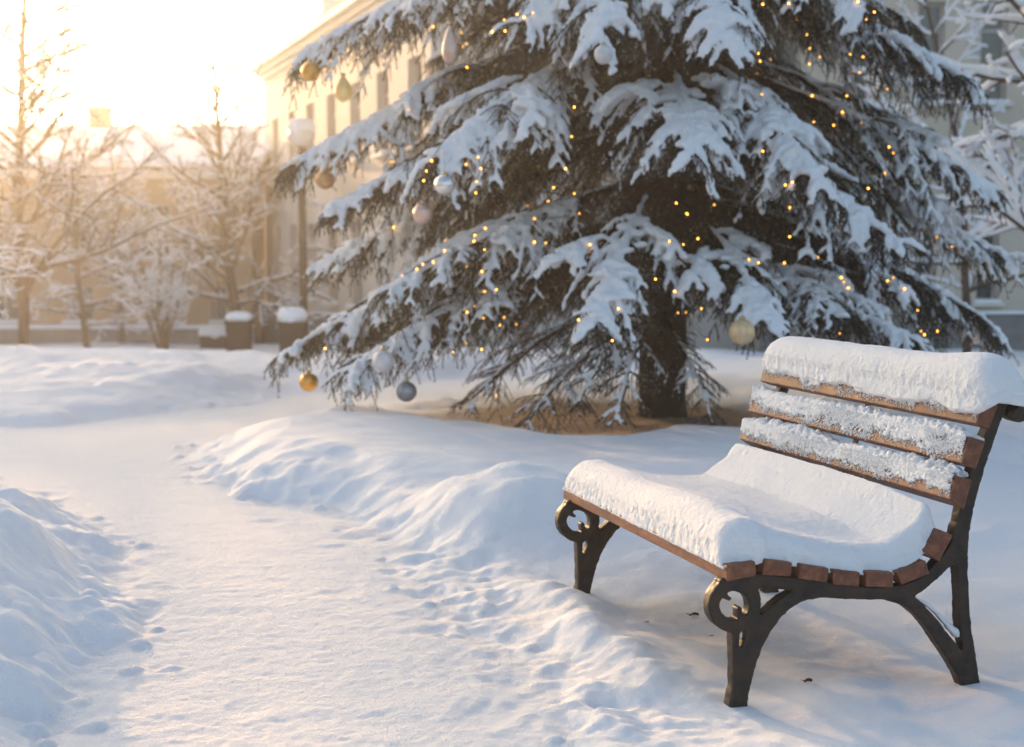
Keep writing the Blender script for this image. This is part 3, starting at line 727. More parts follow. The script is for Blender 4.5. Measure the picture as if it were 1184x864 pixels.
spruce = thing('spruce_tree', 'large spruce loaded with snow and hung with baubles and lights', 'spruce', (TREE[0], TREE[1], tz0))
g = np.random.default_rng(101)
zz = np.linspace(-.25, 9.6, 26); tp = np.stack([TREE[0] + .02 * np.sin(zz * 1.1), TREE[1] + .02 * np.cos(zz * .9), tz0 + zz], 1)
tr = np.interp(zz, [-.25, 0, .3, 4, 9.6], [.27, .215, .185, .125, .012])
V, Q = tubes(tp[None], tr[None], 8); V, Q = tubes(tp[None], tr[None], 24, cap=False)
nn = fbm(V[:, 0] * 9, V[:, 1] * 9, V[:, 2] * 2.2, o=3, seed=7); cxy = np.array([TREE[0], TREE[1]]); V[:, :2] += (V[:, :2] - cxy) * (nn * .09)[:, None]
put('trunk', mesh_np('trunk', V, Q=Q), M['bark'], spruce)
HERO = [  # tip px, tip py, tip depth, height on trunk, width, lift, snow radius, options
    (338, 74, 11.0, 3.95, .75, .05, .032, {}),
    (452, 22, 10.3, 4.25, .75, .05, .032, {}),
    (324, 200, 10.9, 3.35, .70, .07, .033, {}),
    (378, 246, 10.4, 2.75, .70, .07, .033, {}),
    (362, 310, 11.4, 2.45, .75, .07, .029, {}),
    (326, 412, 10.7, 1.60, .80, .10, .028, {'t_snow': .2}),
    (398, 432, 10.1, 1.35, .80, .12, .024, {}),
    (450, 336, 10.0, 1.95, .8, .09, .030, {'t_snow': .3}),
    (492, 192, 9.25, 3.10, .85, .09, .036, {'t_snow': .34}),
    (600, 30, 9.6, 4.1, .8, .08, .034, {}),
    (692, 52, 9.1, 4.1, .80, .08, .036, {}),
    (838, 48, 9.0, 3.9, .75, .08, .036, {}),
    (800, 182, 8.95, 2.85, .80, .10, .038, {'t_snow': .48}),
    (950, 222, 9.15, 2.95, .75, .09, .036, {}),
    (1042, 286, 9.5, 2.55, .75, .08, .036, {}),
    (1000, 10, 9.6, 4.1, .8, .07, .034, {}),
    (1130, 104, 10.4, 3.55, .80, .07, .035, {}),
    (1154, 222, 10.9, 2.95, .75, .07, .033, {}),
    (1171, 302, 11.3, 2.4, .8, .07, .033, {}),
    (1156, 386, 10.9, 1.75, .85, .08, .030, {}),
    (684, 384, 8.95, 1.95, .70, .11, .037, {'t_snow': .44}),
    (884, 374, 9.2, 1.75, .62, .10, .034, {'t_snow': .5}),
    (984, 372, 9.7, 1.45, .7, .09, .028, {}),
    (1062, 398, 9.9, 1.3, .7, .09, .026, {}),
]
LOW = [(606, 494, 9.9, .78, .62, .20), (712, 486, 9.6, .86, .40, .20), (824, 492, 9.9, .72, .30, .2), (545, 462, 10.3, .95, .66, .16), (668, 470, 9.7, .98, .4, .16)]
HP = []
for i, (px, py, dd, zb, W, lf, sr, op) in enumerate(HERO):
    tip = at(px, py, dd); base = np.array([TREE[0], TREE[1], zb + tz0 * 0])
    op = dict(op); q = spray(base, tip, W * .66, lf, sr * .82, g, dens=1.5, droop=.5, hang=.6, t_needle=.3, axr=.024, step=.056, pads=op.pop('pads', 30), **op)
    HP.append(tip)
    bo = put('bough', needles_mesh('bough', q['wood'], q['needle']), [M['twig'], M['needle']], spruce)
    L_h = np.linalg.norm(tip - base); axd = (tip - base) / L_h; sd_h = np.cross(axd, UP); sd_h /= np.linalg.norm(sd_h)
    for sgn, t_h, lf_h in ((1, g.uniform(.42, .62), g.uniform(.22, .33)), (-1, g.uniform(.42, .62), g.uniform(.22, .33))):
        p_h = (1 - t_h) ** 2 * base + 2 * t_h * (1 - t_h) * ((base + tip) / 2 + UP * lf * L_h) + t_h ** 2 * tip
        dr_h = axd * .82 + sd_h * sgn * g.uniform(.42, .75) + UP * g.uniform(-.12, .08); dr_h /= np.linalg.norm(dr_h)
        q2 = spray(p_h, p_h + dr_h * L_h * lf_h, W * .40, .07, sr * .9, g, dens=1.4, axr=.012, step=.06, t_needle=.12, droop=.55, pads=9, t_snow=.34, snow_p=.72, hang=.55)
        q['wood'] += q2['wood']; q['snow'] += q2['snow']; q['needle'] = np.concatenate([q['needle'], q2['needle']])
        nb_ = len(q['blob'][0]); q['blob'] = (np.concatenate([q['blob'][0], q2['blob'][0]]), np.concatenate([q['blob'][1], q2['blob'][1] + nb_]))
    V, Q = join(q['snow']); Vb, Tb = q['blob']; so = put('snow', remesh(np.concatenate([V, Vb]), T=Tb + len(V), Q=Q, vox=.0125, smooth=2, disp=snow_disp), M['snow']); so.parent = bo
for i, (px, py, dd, zb, W, lf) in enumerate(LOW):
    tip = at(px, py, dd); base = np.array([TREE[0], TREE[1], zb])
    q = spray(base, tip, W * .85, lf, .0135, g, dens=.6, step=.10, droop=.14, t_snow=.25, snow_p=.45, hang=.10, axr=.018)
    bo = put('bough', needles_mesh('bough', q['wood'], q['needle']), [M['twig'], M['needle_frost']], spruce)
    V, Q = join(q['snow']); so = put('snow', remesh(V, Q=Q, vox=.011, smooth=2, disp=snow_disp), M['snow']); so.parent = bo
# the rest of the crown
W_, N_, S_ = [], [], []
z = .55; k = 0
while z < 9.3:
    nb = 7 if z < 4.6 else 6
    for j in range(nb):
        az = k * 2.399 + g.normal(0, .25); k += 1
        zb = z + g.uniform(-.14, .14)
        Lr = np.interp(zb, [.4, 1.2, 3.3, 4.5, 9.4], [2.5, 2.75, 2.35, 2.0, .25]) * g.uniform(.85, 1.08)
        front = math.cos(az + math.pi / 2)      # 1 = towards the camera
        f_ = math.cos(az - (-math.pi / 2))
        back = math.sin(az) > .35
        if f_ > .62 and zb < 3.4: continue
        if (f_ > .3 and zb < 1.25) or zb < 1.1: continue
        if f_ > .35 and 1.1 < zb < 4.6: Lr *= .70
        drop = np.interp(zb, [.5, 1.5, 4.5, 9], [.12, .32, .36, .1])
        if abs(math.cos(az)) > .75 and 1 < zb < 4.6: Lr *= .88
        base = np.array([TREE[0], TREE[1], zb]); tip = base + np.array([math.cos(az) * Lr, math.sin(az) * Lr, -drop * Lr * g.uniform(.8, 1.2)])
        tip[2] = max(tip[2], .72 + g.uniform(-.1, .2))
        hi = zb > 4.7
        q = spray(base, tip, .72 * (Lr / 2.5) ** .6, .08, (.022 if f_ < -.1 else .019) if not (f_ > .2 and zb < 4.6) else .013, g, dens=1.25 if not hi else .4, step=.10 if not hi else .14, nlen=.026, nw=.0055, axr=.02, t_needle=.36, t_snow=.25, snow_p=.55 if f_ < .2 else .34, hang=.45)
        W_ += q['wood']; N_.append(q['needle']); S_ += q['snow']
    z += .33 if z < 4.6 else .45
put('crown', needles_mesh('crown', W_, np.concatenate(N_)), [M['twig'], M['needle']], spruce)
V, Q = join(S_); put('crown_snow', remesh(V, Q=Q, vox=.02, smooth=2), M['snow'], spruce)

# ------------------------------------------------------------------ baubles and strings of lights
bpy.context.view_layer.update()
_dg = bpy.context.evaluated_depsgraph_get()
def hit(px, py, dflt, near=.04):
    r = ray(px, py); rn = r / np.linalg.norm(r)
    ok, loc, *_r = sc.ray_cast(_dg, Vector(CAM + rn * 6.0), Vector(rn), distance=7.2)
    if ok and _r[2] is not None and loc[1] > 8.2: return np.array(loc) - rn * near
    return at(px, py, dflt)
BA = [(359, 83, 11, 10.9, 'b_gold', 'ball', 'gold round bauble at the left tip of the highest bough'),
      (397, 106, 11, 10.8, 'b_backlit', 'drop', 'pale glowing drop ornament hanging right of the highest gold bauble'),
      (376, 208, 11, 10.6, 'b_bronze', 'ball', 'bronze bauble hanging beside the street lamp globe'),
      (520, 44, 10, 9.5, 'b_pink', 'long', 'long dusty pink glass ornament high in the spruce'),
      (698, 63, 11, 9.0, 'b_frost', 'ball', 'frosted white bauble under the top middle bough'),
      (514, 214, 12, 9.1, 'b_silver', 'ball', 'shiny silver bauble under the tip of the broad snowy left bough'),
      (489, 247, 12, 9.3, 'b_rose', 'ball', 'rose bauble just below the silver one'),
      (443, 418, 13, 9.9, 'b_frost', 'ball', 'frosted bauble half sunk in the low left bough'),
      (357, 442, 11, 10.6, 'b_gold', 'ball', 'gold bauble hanging lowest at the far left bough tip'),
      (470, 453, 12, 9.9, 'b_grey', 'ball', 'dark grey bauble hanging free over the snow mound'),
      (858, 384, 15, 8.9, 'b_cream', 'ball', 'large cream bauble above the bench back')]
for px, py, rp, d, key, kind, lab in BA:
    c = min(hit(px + a, py + b, d, .07 + rp / F_PX * d)[1] for a in (-rp, 0, rp) for b in (-rp, 0, rp)); c = at(px, py, min(c, d + .2)); r = rp / F_PX * c[1]
    t = thing('bauble', lab, 'bauble', c, 'baubles on the spruce')
    m = MB(); yk = 24
    if kind == 'ball': prof = [(r * math.sin(a), -r * math.cos(a)) for a in np.linspace(.02, 3.06, 18)]; top = r
    elif kind == 'drop': prof = [(r * .92 * math.sin(math.pi * s_ ** .72) ** .85 + .001, -1.1 * r + 2.75 * r * s_) for s_ in np.linspace(.006, .985, 22)]; top = r * 1.62
    else: prof = [(r * .9 * math.sin(math.pi * s_ ** .62) + .001, -3.0 * r + 4.6 * r * s_) for s_ in np.linspace(0.005, .99, 20)]; top = 1.6 * r
    m.lathe(c, prof, yk); m.put('body', M[key], t, True)
    m = MB(); m.lathe(c + UP * top * .97, [(r * .24, 0), (r * .26, r * .1), (r * .24, r * .24), (r * .08, r * .28)], 12); m.put('cap', M['cap'], t, True)
    pts = np.array([c + UP * (top + r * .2), c + UP * (top + r * .7) + [.002, 0, 0], c + UP * (top + r * 1.5)]); V, Q = tubes(pts[None], np.full((1, 3), .0016), 6); put('thread', mesh_np('thread', V, Q=Q), M['cap'], t)

LIGHTS = {
 'upper left': [(501, 31), (534, 38), (583, 23), (584, 36), (575, 49), (535, 54), (540, 51), (517, 67), (540, 78), (598, 17), (606, 20), (616, 15), (569, 37), (472, 127), (455, 187), (452, 187), (499, 186), (490, 209), (495, 237), (493, 198)],
 'middle left': [(553, 182), (551, 210), (550, 223), (556, 195), (539, 190), (664, 124), (661, 158), (622, 193), (654, 195), (640, 217), (634, 233), (664, 224), (610, 238), (618, 253), (670, 247), (515, 278), (514, 290), (548, 279), (549, 272), (560, 289), (561, 264), (540, 308), (501, 303), (489, 306), (482, 311), (465, 319), (557, 314), (455, 263)],
 'lower left': [(574, 335), (549, 354), (540, 361), (559, 368), (583, 367), (578, 376), (597, 375), (539, 396), (557, 404), (524, 407), (376, 403), (573, 457), (560, 337), (669, 370), (708, 394), (631, 281), (618, 280), (682, 283), (682, 291), (715, 357)],
 'upper right': [(882, 5), (921, 23), (933, 40), (936, 56), (948, 66), (936, 74), (877, 62), (891, 69), (879, 71), (875, 85), (881, 109), (912, 4), (992, 2), (1002, 22), (1011, 14), (998, 66), (986, 83), (994, 84), (1026, 103), (983, 63)],
 'middle right': [(939, 111), (941, 141), (974, 130), (996, 142), (964, 145), (979, 111), (1028, 170), (1033, 177), (1023, 200), (1004, 218), (916, 211), (908, 214), (913, 240), (782, 235), (794, 247), (826, 237), (882, 175)],
 'lower right': [(795, 248), (774, 279), (790, 283), (807, 276), (866, 300), (877, 304), (907, 304), (913, 274), (946, 297), (929, 306), (973, 321), (976, 326), (981, 333), (1033, 321), (1026, 325), (1046, 334), (1061, 359), (1065, 383), (1069, 387), (1084, 383), (971, 386), (758, 323), (780, 337), (811, 357), (793, 361), (784, 362), (818, 393), (1083, 274), (1101, 285)],
}
LBL = {'upper left': 'light string highest at the left of the spruce, near the pink ornament', 'middle left': 'light string through the dark hollow left of the spruce trunk',
       'lower left': 'light string along the low left boughs above the grey bauble', 'upper right': 'light string in the dark upper right part of the spruce',
       'middle right': 'light string behind the snowy boughs right of the trunk', 'lower right': 'light string low in the spruce just above the bench back'}
bulb_me = None
for key, pts in LIGHTS.items():
    P = [hit(px, py, 10.6, .035) for px, py in pts]
    t = thing('light_string', LBL[key] + ', warm bulbs lit', 'fairy lights', P[0], 'strings of warm fairy lights')
    for p in P:
        if bulb_me is None:
            m = MB(); m.lathe((0, 0, 0), [(.0056 * math.sin(a), -.0066 * math.cos(a)) for a in np.linspace(.05, 3.09, 9)], 12); bulb_me = m.mesh('bulb', True); bulb_me.materials.append(M['bulb'])
        o = bpy.data.objects.new('bulb', bulb_me); COL.objects.link(o); o.parent = t; o.location = Vector(p) - t.location
    # cable through the bulbs, nearest next
    left = list(range(1, len(P))); order = [0]
    while left:
        j = min(left, key=lambda q: np.linalg.norm(P[q] - P[order[-1]])); left.remove(j); order.append(j)
    segs = []
    for a, b in zip(order[:-1], order[1:]):
        s = np.linspace(0, 1, 6)[:, None]; L_ = np.linalg.norm(P[b] - P[a]); segs.append(P[a] * (1 - s) + P[b] * s + np.array([0, .06, -.05]) * L_ * (4 * s * (1 - s)) + np.array([0, .012, .006]))
    V, Q = tubes(np.array(segs), np.full((len(segs), 6), .0022), 6); put('cable', mesh_np('cable', V, Q=Q), M['cable'], t)

# ------------------------------------------------------------------ the bench
bench = thing('park_bench', 'park bench of brown slats on black cast iron scroll ends, loaded with snow', 'bench', BO)
def c1(x, y): return vz(800 + x * .30405, 630 + y * .30405)
def c2(x, y): return vz(1040 + x * .3006, 420 + y * .3006)
def cr_line(pts, n=8):
    p = np.array(pts, float); p = np.vstack([2 * p[0] - p[1], p, 2 * p[-1] - p[-2]]); out = []
    for i in range(1, len(p) - 2):
        for s in np.linspace(0, 1, n, endpoint=False):
            a, b, c, d = p[i - 1:i + 3]; out.append(.5 * (2 * b + (c - a) * s + (2 * a - 5 * b + 4 * c - d) * s * s + (3 * b - a - 3 * c + d) * s ** 3))
    out.append(p[-2]); return np.array(out)
SC = 4.25 / F_PX * .305                    # metres per traced unit in the crops
strokes = []
def stroke(fn, pts, th=.022):
    q = [(*fn(x, y), wd * SC) for x, y, wd in pts]; strokes.append((cr_line(q), th))
stroke(c1, [(178, 680, 78), (182, 620, 76), (195, 540, 72), (215, 450, 80), (255, 350, 80), (320, 265, 62), (400, 203, 55), (500, 180, 50), (600, 187, 46)])
stroke(c1, [(182, 540, 44), (174, 420, 30), (172, 330, 28)])
stroke(c1, [(228, 400, 44), (232, 330, 46), (242, 270, 46), (246, 215, 42), (236, 165, 42), (225, 130, 40)])
stroke(c1, [(168 + 78 * math.cos(a), 235 + 78 * math.sin(a), 46) for a in np.linspace(0, 2 * math.pi, 17)])
stroke(c1, [(210, 300, 36), (192, 274, 20), (186, 246, 17)]); stroke(c1, [(108, 190, 30), (128, 196, 18), (150, 210, 15)])
stroke(c1, [(120, 150, 30), (240, 140, 50), (380, 150, 50), (520, 172, 55), (640, 185, 52), (740, 186, 50), (830, 176, 58), (900, 136, 52), (960, 78, 55), (1010, 15, 60), (1030, -50, 60)])
stroke(c1, [(740, 187, 48), (830, 217, 52), (900, 280, 52), (960, 360, 58), (1010, 430, 66), (1050, 500, 72), (1068, 570, 66), (1078, 640, 60)])
stroke(c2, [(436, 190, 34), (452, 205, 40), (480, 207, 38), (510, 190, 36), (530, 150, 38), (515, 110, 40), (480, 92, 44), (440, 108, 46), (410, 150, 44), (380, 215, 44), (345, 310, 48), (308, 415, 54), (275, 525, 60), (252, 640, 60), (240, 760, 58)])
stroke(c1, [(1036, -60, 56), (1036, 0, 50), (1036, 100, 46), (1041, 200, 46), (1046, 300, 48), (1060, 400, 52), (1074, 500, 52), (1088, 570, 50), (1096, 650, 50)])
stroke(c2, [(455, 188, 50), (459, 192, 56)], .03)
mb = MB()
for line, th in strokes:
    for (v0, z0, w0), (v1, z1, w1) in zip(line[:-1], line[1:]):
        d_ = np.array([v1 - v0, z1 - z0]); L_ = np.linalg.norm(d_)
        if L_ < 1e-6: continue
        d_ /= L_; n_ = np.array([-d_[1], d_[0]]); e_ = d_ * (w0 + w1) * .14
        q = [np.array([v0, z0]) - e_ + n_ * w0 / 2, np.array([v0, z0]) - e_ - n_ * w0 / 2, np.array([v1, z1]) + e_ - n_ * w1 / 2, np.array([v1, z1]) + e_ + n_ * w1 / 2]
        mb.prism([tuple(p) for p in q], (0, 0, 0), BV, UP, BU, -th, th)
Vf = np.concatenate(mb.V); nq = len(mb.P)
frame_me = remesh(Vf, Q=np.array([p for p in mb.P]), vox=.0042, smooth=5, disp=lambda co, no: co + no * (.001 + .0012 * fbm(co[:, 0] * 45, co[:, 1] * 45, co[:, 2] * 45, o=2, seed=3))[:, None])
frame_me.materials.append(M['iron'])
for u in (.028, 1.375):
    o = bpy.data.objects.new('end_frame', frame_me); COL.objects.link(o); o.parent = bench; o.location = BU * u
U0, U1 = -.004, 1.445
def slat(quad, u0=U0, u1=U1, jit=0.0):
    m = MB(); m.prism(quad, BO, BV, UP, BU, u0 + jit, u1 + jit * .6)
    return m.put('slat', M['wood'], bench, bevel=.004, seg=2)
seat_q = [[c1(132, 140), c1(130, 80), c1(240, 62), c1(243, 118)], [c1(268, 115), c1(280, 55), c1(382, 68), c1(378, 122)], [c1(400, 128), c1(410, 72), c1(518, 88), c1(510, 143)],
          [c1(535, 152), c1(537, 95), c1(640, 105), c1(635, 160)], [c1(660, 160), c1(663, 103), c1(765, 105), c1(765, 162)], [c1(795, 152), c1(775, 105), c1(885, 58), c1(900, 108)],
          [c2(153, 765), c2(100, 728), c2(155, 640), c2(208, 662)]]
back_q = [[c2(190, 525), c2(215, 433), c2(277, 448), c2(245, 562)], [c2(235, 385), c2(265, 282), c2(328, 300), c2(290, 410)], [c2(296, 235), c2(322, 132), c2(385, 152), c2(345, 255)]]
for i, q in enumerate(seat_q + back_q): slat(q, jit=.004 * math.sin(i * 2.3))
# flat iron strap behind the back slats, half way along, and bolts
def strap(u):
    m = MB(); a, b = np.array(back_q[0][3]), np.array(back_q[2][2]); d_ = b - a; d_ /= np.linalg.norm(d_); n_ = np.array([d_[1], -d_[0]])
    a = a - d_ * .07; b = b - d_ * .01; a = a + n_ * .003; b = b + n_ * .003
    m.prism([tuple(a), tuple(b), tuple(b + n_ * .008), tuple(a + n_ * .008)], BO, BV, UP, BU, u - .012, u + .012); return m.put('strap', M['iron'], bench)
strap(.72)

# --- snow lying on the bench
def rib(co, no, u_s=26, z_s=5, amp=.004, seed=0):
    u = (co - BO) @ BU; v = (co - BO) @ BV; z = co[:, 2]; side = 1 - np.abs(no[:, 2]).clip(0, 1)
    n1 = fbm(u * u_s * 2.2, z * z_s * 3, v * 14, o=3, seed=seed, gain=.6); n2 = fbm(u * 62, v * 62, z * 62, o=2, seed=seed + 5, gain=.7); n3 = fbm(u * 4, v * 4, z * 4, o=2, seed=seed + 9)
    return co + no * (n1 * amp * side ** 2.2 + n2 * .0012 + n3 * .004)[:, None]
sv = np.array([np.array(q[1]) for q in seat_q] + [np.array(seat_q[-1][2])])       # slat top line (v, z)
def slat_top(v): return np.interp(v, sv[:, 0], sv[:, 1])
v0s, v1s = sv[0, 0] - .004, sv[-1, 0] + .012
u0s, u1s = .012, U1 - .006
us = np.linspace(u0s, u1s, 150); vs = np.linspace(v0s, v1s, 84)
Ug, Vg = np.meshgrid(us, vs, indexing='ij')
def edge(d, r, p=2.3): t = np.clip(d / r, 0, 1); return (1 - (1 - t) ** p) ** (1 / p)
hgt = .100 + .012 * fbm(Ug * 2.2, Vg * 2.6, o=2, seed=5) + .016 * sstep(.42, .70, Vg) - .006 * np.exp(-((Vg - .34) / .16) ** 2) + .015 * np.exp(-((Vg - .03) / .08) ** 2) - .02 * sstep(.5, .0, Ug) * sstep(.25, .55, Vg)
nearcut = u0s + .035 * fbm(Vg * 7, Vg * 0, o=3, seed=15).clip(-.4, 1) + .004 * sstep(.56, .7, Vg)
hh = hgt * edge((Ug - nearcut) / (.085 - .05 * sstep(.45, .62, Vg)), 1.0) * edge(u1s - Ug, .09) * edge(Vg - v0s, .085) * edge(v1s - Vg, .035, 2)
top_z = slat_top(Vg) + np.where(hh < .006, -.006, hh); bot_z = slat_top(Vg) - .016
def closed_grid(Pt, Pb):
    n1, n2 = Pt.shape[:2]; V = np.concatenate([Pt.reshape(-1, 3), Pb.reshape(-1, 3)]); off = n1 * n2
    i = (np.arange(n1 - 1)[:, None] * n2 + np.arange(n2 - 1)[None]).ravel()
    Q = [np.stack([i, i + n2, i + n2 + 1, i + 1], 1), np.stack([i + off, i + 1 + off, i + n2 + 1 + off, i + n2 + off], 1)]
    def wall(idx): idx = np.asarray(idx); return np.stack([idx[:-1], idx[1:], idx[1:] + off, idx[:-1] + off], 1)
    r0 = np.arange(n2); r1 = (n1 - 1) * n2 + np.arange(n2); c0 = np.arange(n1) * n2; c1_ = c0 + n2 - 1
    Q += [wall(r0), wall(r1[::-1]), wall(c0[::-1]), wall(c1_)]
    return V, np.concatenate(Q)
V, Q = closed_grid(bw(Ug, Vg, top_z), bw(Ug, Vg, bot_z))
me = remesh(V, Q=Q, vox=.0055, smooth=6, disp=lambda c, n: rib(c, n, 30, 14, .0038, 3))
tag(put('seat_snow', me, M['snow']), 'thick smooth blanket of snow lying on the bench seat', 'snow', 'snow lying on the bench')

def slat_frame(q):
    fb, ft, bt = np.array(q[0]), np.array(q[1]), np.array(q[2]); return fb, ft, bt
gs = np.random.default_rng(55)
# roll of snow over the top slat
fb, ft, bt = slat_frame(back_q[2]); fd = ft - fb; fl = np.linalg.norm(fd); fd /= fl; nf = np.array([-fd[1], fd[0]])
usn = np.linspace(-.045, U1 + .01, 120); C, S_b = [], []
prof_n = 26; rings = []
for u in usn:
    e_ = float(edge(np.array(min(u + .047, U1 + .012 - u)), .13, 2.1)); e_ = max(e_, .06)
    h_ = (.110 + .010 * float(vnoise(u * 3, 0, seed=4)) + .012 * float(sstep(.45, .1, np.array(u)))) * e_; back = .125
    hang = (.046 + .016 * float(vnoise(u * 9, 2, seed=6)) + .005 * float(vnoise(u * 25, 5, seed=7)))
    hang = hang * (.35 + .65 * sstep(-.02, .25, np.array(U1 - u)))
    cen = (ft + bt) / 2 + np.array([.03, 0])
    pr = []
    for a in np.linspace(0, math.pi, 18):
        x = -math.cos(a); zz_ = math.sin(a)
        vv = cen[0] + x * (.092 * (.45 + .55 * e_)); z_ = ft[1] + .004 + (abs(zz_) ** .75) * h_
        pr.append((vv, z_))
    hang *= .25 + .75 * e_; p0 = fb + fd * (fl - hang)
    pr = [tuple(p0 + nf * .004), tuple(p0 + nf * .022 * e_ + fd * .008), tuple(ft + nf * .027 * e_)] + pr[1:] + [(cen[0] + .085, ft[1] - .03), tuple(bt + np.array([.0, .002])), tuple(ft + (bt - ft) * .4 - np.array([0, .004]))]
    rings.append([bw(np.array(u), np.array(a), np.array(b)) for a, b in pr])
rings = np.array(rings); n1, n2 = rings.shape[:2]
i = (np.arange(n1 - 1)[:, None] * n2 + np.arange(n2)[None]).ravel(); j = (np.arange(n1 - 1)[:, None] * n2 + (np.arange(n2)[None] + 1) % n2).ravel()
Q = np.stack([i, j, j + n2, i + n2], 1); V = rings.reshape(-1, 3)
ca = rings[0].mean(0); cb_ = rings[-1].mean(0); V = np.concatenate([V, [ca, cb_]]); na = n1 * n2
T = [[na, (k + 1) % n2, k] for k in range(n2)] + [[na + 1, (n1 - 1) * n2 + k, (n1 - 1) * n2 + (k + 1) % n2] for k in range(n2)]
def crust(q, n, lo, hi, seed, r=(.004, .012), keep=None):
    """clotted lumps on the front face of a slat; lo(u) = where the ragged lower edge is, 0 bottom .. 1 top"""
    g_ = np.random.default_rng(seed); fb, ft, bt = slat_frame(q); fd = ft - fb; nf_ = np.array([-fd[1], fd[0]]) / np.linalg.norm(fd)
    u = g_.uniform(.006, U1 - .004, n); s = g_.random(n) ** .8; low = lo(u); s = low + (hi - low) * s
    low_keep = g_.random(n) < np.clip(1.15 - .55 * (1 - (s - low) / (hi - low + 1e-6)), .2, 1)
    low_keep &= vnoise(u * 17, s * 4 + seed) + .5 * vnoise(u * 45, s * 11 + seed) > -.30 - .9 * ((s - low) / (hi - low + 1e-6)) ** 2
    u, s = u[low_keep], s[low_keep]
    rr = g_.uniform(*r, len(u)) * (.75 + .6 * s)
    P = fb[None] + fd[None] * s[:, None] + nf_[None] * (rr * .35)[:, None]
    return bw(u, P[:, 0], P[:, 1]), np.stack([rr, rr, rr * g_.uniform(.8, 1.25, len(rr))], 1)
def granules(q, n, lo, seed, dens=1.0):
    import bmesh
    g_ = np.random.default_rng(seed); fb, ft, bt = slat_frame(q); fd = ft - fb; nf_ = np.array([-fd[1], fd[0]]) / np.linalg.norm(fd)
    u = g_.uniform(.004, U1 - .003, n); s = g_.random(n); low = lo(u) - .30
    pr = np.clip((s - low) / .45, 0, 1) ** 1.3 * np.clip(.75 + .8 * vnoise(u * 22, s * 6 + seed), .08, 1)
    k = g_.random(n) < pr * dens; u, s = u[k], s[k]; r = g_.uniform(.0013, .0036, len(u)) * (.8 + .5 * s)
    P = fb[None] + fd[None] * s[:, None] + nf_[None] * (r * .3 + .0035 * np.clip(s - lo(u), 0, 1) * 3)[:, None]
    bm = bmesh.new(); bmesh.ops.create_icosphere(bm, subdivisions=1, radius=1); v = np.array([x.co[:] for x in bm.verts]); f = np.array([[x.index for x in y.verts] for y in bm.faces]); bm.free()
    C_ = bw(u, P[:, 0], P[:, 1]); sc3 = r[:, None] * g_.uniform(.75, 1.3, (len(r), 3))
    V_ = C_[:, None] + v[None] * sc3[:, None]; T_ = f[None] + (np.arange(len(C_)) * len(v))[:, None, None]
    return V_.reshape(-1, 3), T_.reshape(-1, 3)
def with_granules(me, gr):
    n = len(me.vertices); co = np.empty(n * 3, np.float32); me.vertices.foreach_get('co', co)
    qs = np.array([p.vertices[:] for p in me.polygons if len(p.vertices) == 4]); ts = np.array([p.vertices[:] for p in me.polygons if len(p.vertices) == 3]).reshape(-1, 3)
    return mesh_np('slat_snow', np.concatenate([co.reshape(-1, 3), gr[0]]), T=np.concatenate([ts, gr[1] + n]), Q=qs)
lo_top = lambda u: .42 + .22 * vnoise(u * 8, u * 0, seed=21) + .18 * vnoise(u * 22, u * 0, seed=22) + .12 * sstep(1.0, 1.4, u)
C, S3 = crust(back_q[2], 1100, lambda u: .42 + .22 * vnoise(u * 8, u * 0, seed=21) + .18 * vnoise(u * 22, u * 0, seed=22) + .12 * sstep(1.0, 1.4, u), 1.0, 71, (.004, .0105))
Vb, Tb = blobs(C, S3)
me = remesh(np.concatenate([V, Vb]), T=np.concatenate([np.array(T), Tb + len(V)]), Q=Q, vox=.0042, smooth=3, disp=lambda c, n: rib(c, n, 22, 12, .0045, 13))
me = with_granules(me, granules(back_q[2], 9000, lo_top, 91))
tag(put('slat_snow', me, M['snow']), 'thick rounded roll of snow over the topmost back slat', 'snow', 'snow lying on the bench')
for qi, lab, hmp, sd_ in ((1, 'lumpy snow crust clinging to the middle back slat', .018, 5), (0, 'lumpy snow crust with a raised near end on the lowest back slat', .020, 9)):
    q = back_q[qi]; fb, ft, bt = slat_frame(q)
    low = lambda u: .30 + .16 * vnoise(u * 6, u * 0, seed=sd_ + 1) + .15 * vnoise(u * 19, u * 0, seed=sd_ + 2)
    C1, S1 = crust(q, 3000, low, 1.02, sd_ + 3, (.0026, .0066))
    n = 1500; u = gs.uniform(.008, U1 - .006, n); s = gs.random(n)
    P = ft[None] + (bt - ft)[None] * s[:, None]; hmpu = hmp * (1 + .6 * vnoise(u * 7, u * 0, seed=sd_ + 4)) + (.028 if qi == 0 else .014) * np.exp(-((u - (.13 if qi == 0 else .2)) / (.10 if qi == 0 else .16)) ** 2)
    rr = gs.uniform(.006, .0125, n); hz_ = gs.random(n) * np.clip(hmpu * 1.25 - rr * .5, 0, .08) * (1 - .45 * np.abs(2 * s - 1))
    C2 = bw(u, P[:, 0] - .002, P[:, 1] + hz_); S2 = np.stack([rr, rr, rr], 1)
    Vb, Tb = blobs(np.concatenate([C1, C2]), np.concatenate([S1, S2]))
    me = remesh(Vb, T=Tb, vox=.0030, smooth=2, disp=lambda c, n: rib(c, n, 20, 20, .0012, 23))
    me = with_granules(me, granules(q, 12000, low, sd_ + 40))
    tag(put('slat_snow', me, M['snow']), lab, 'snow', 'snow lying on the bench')
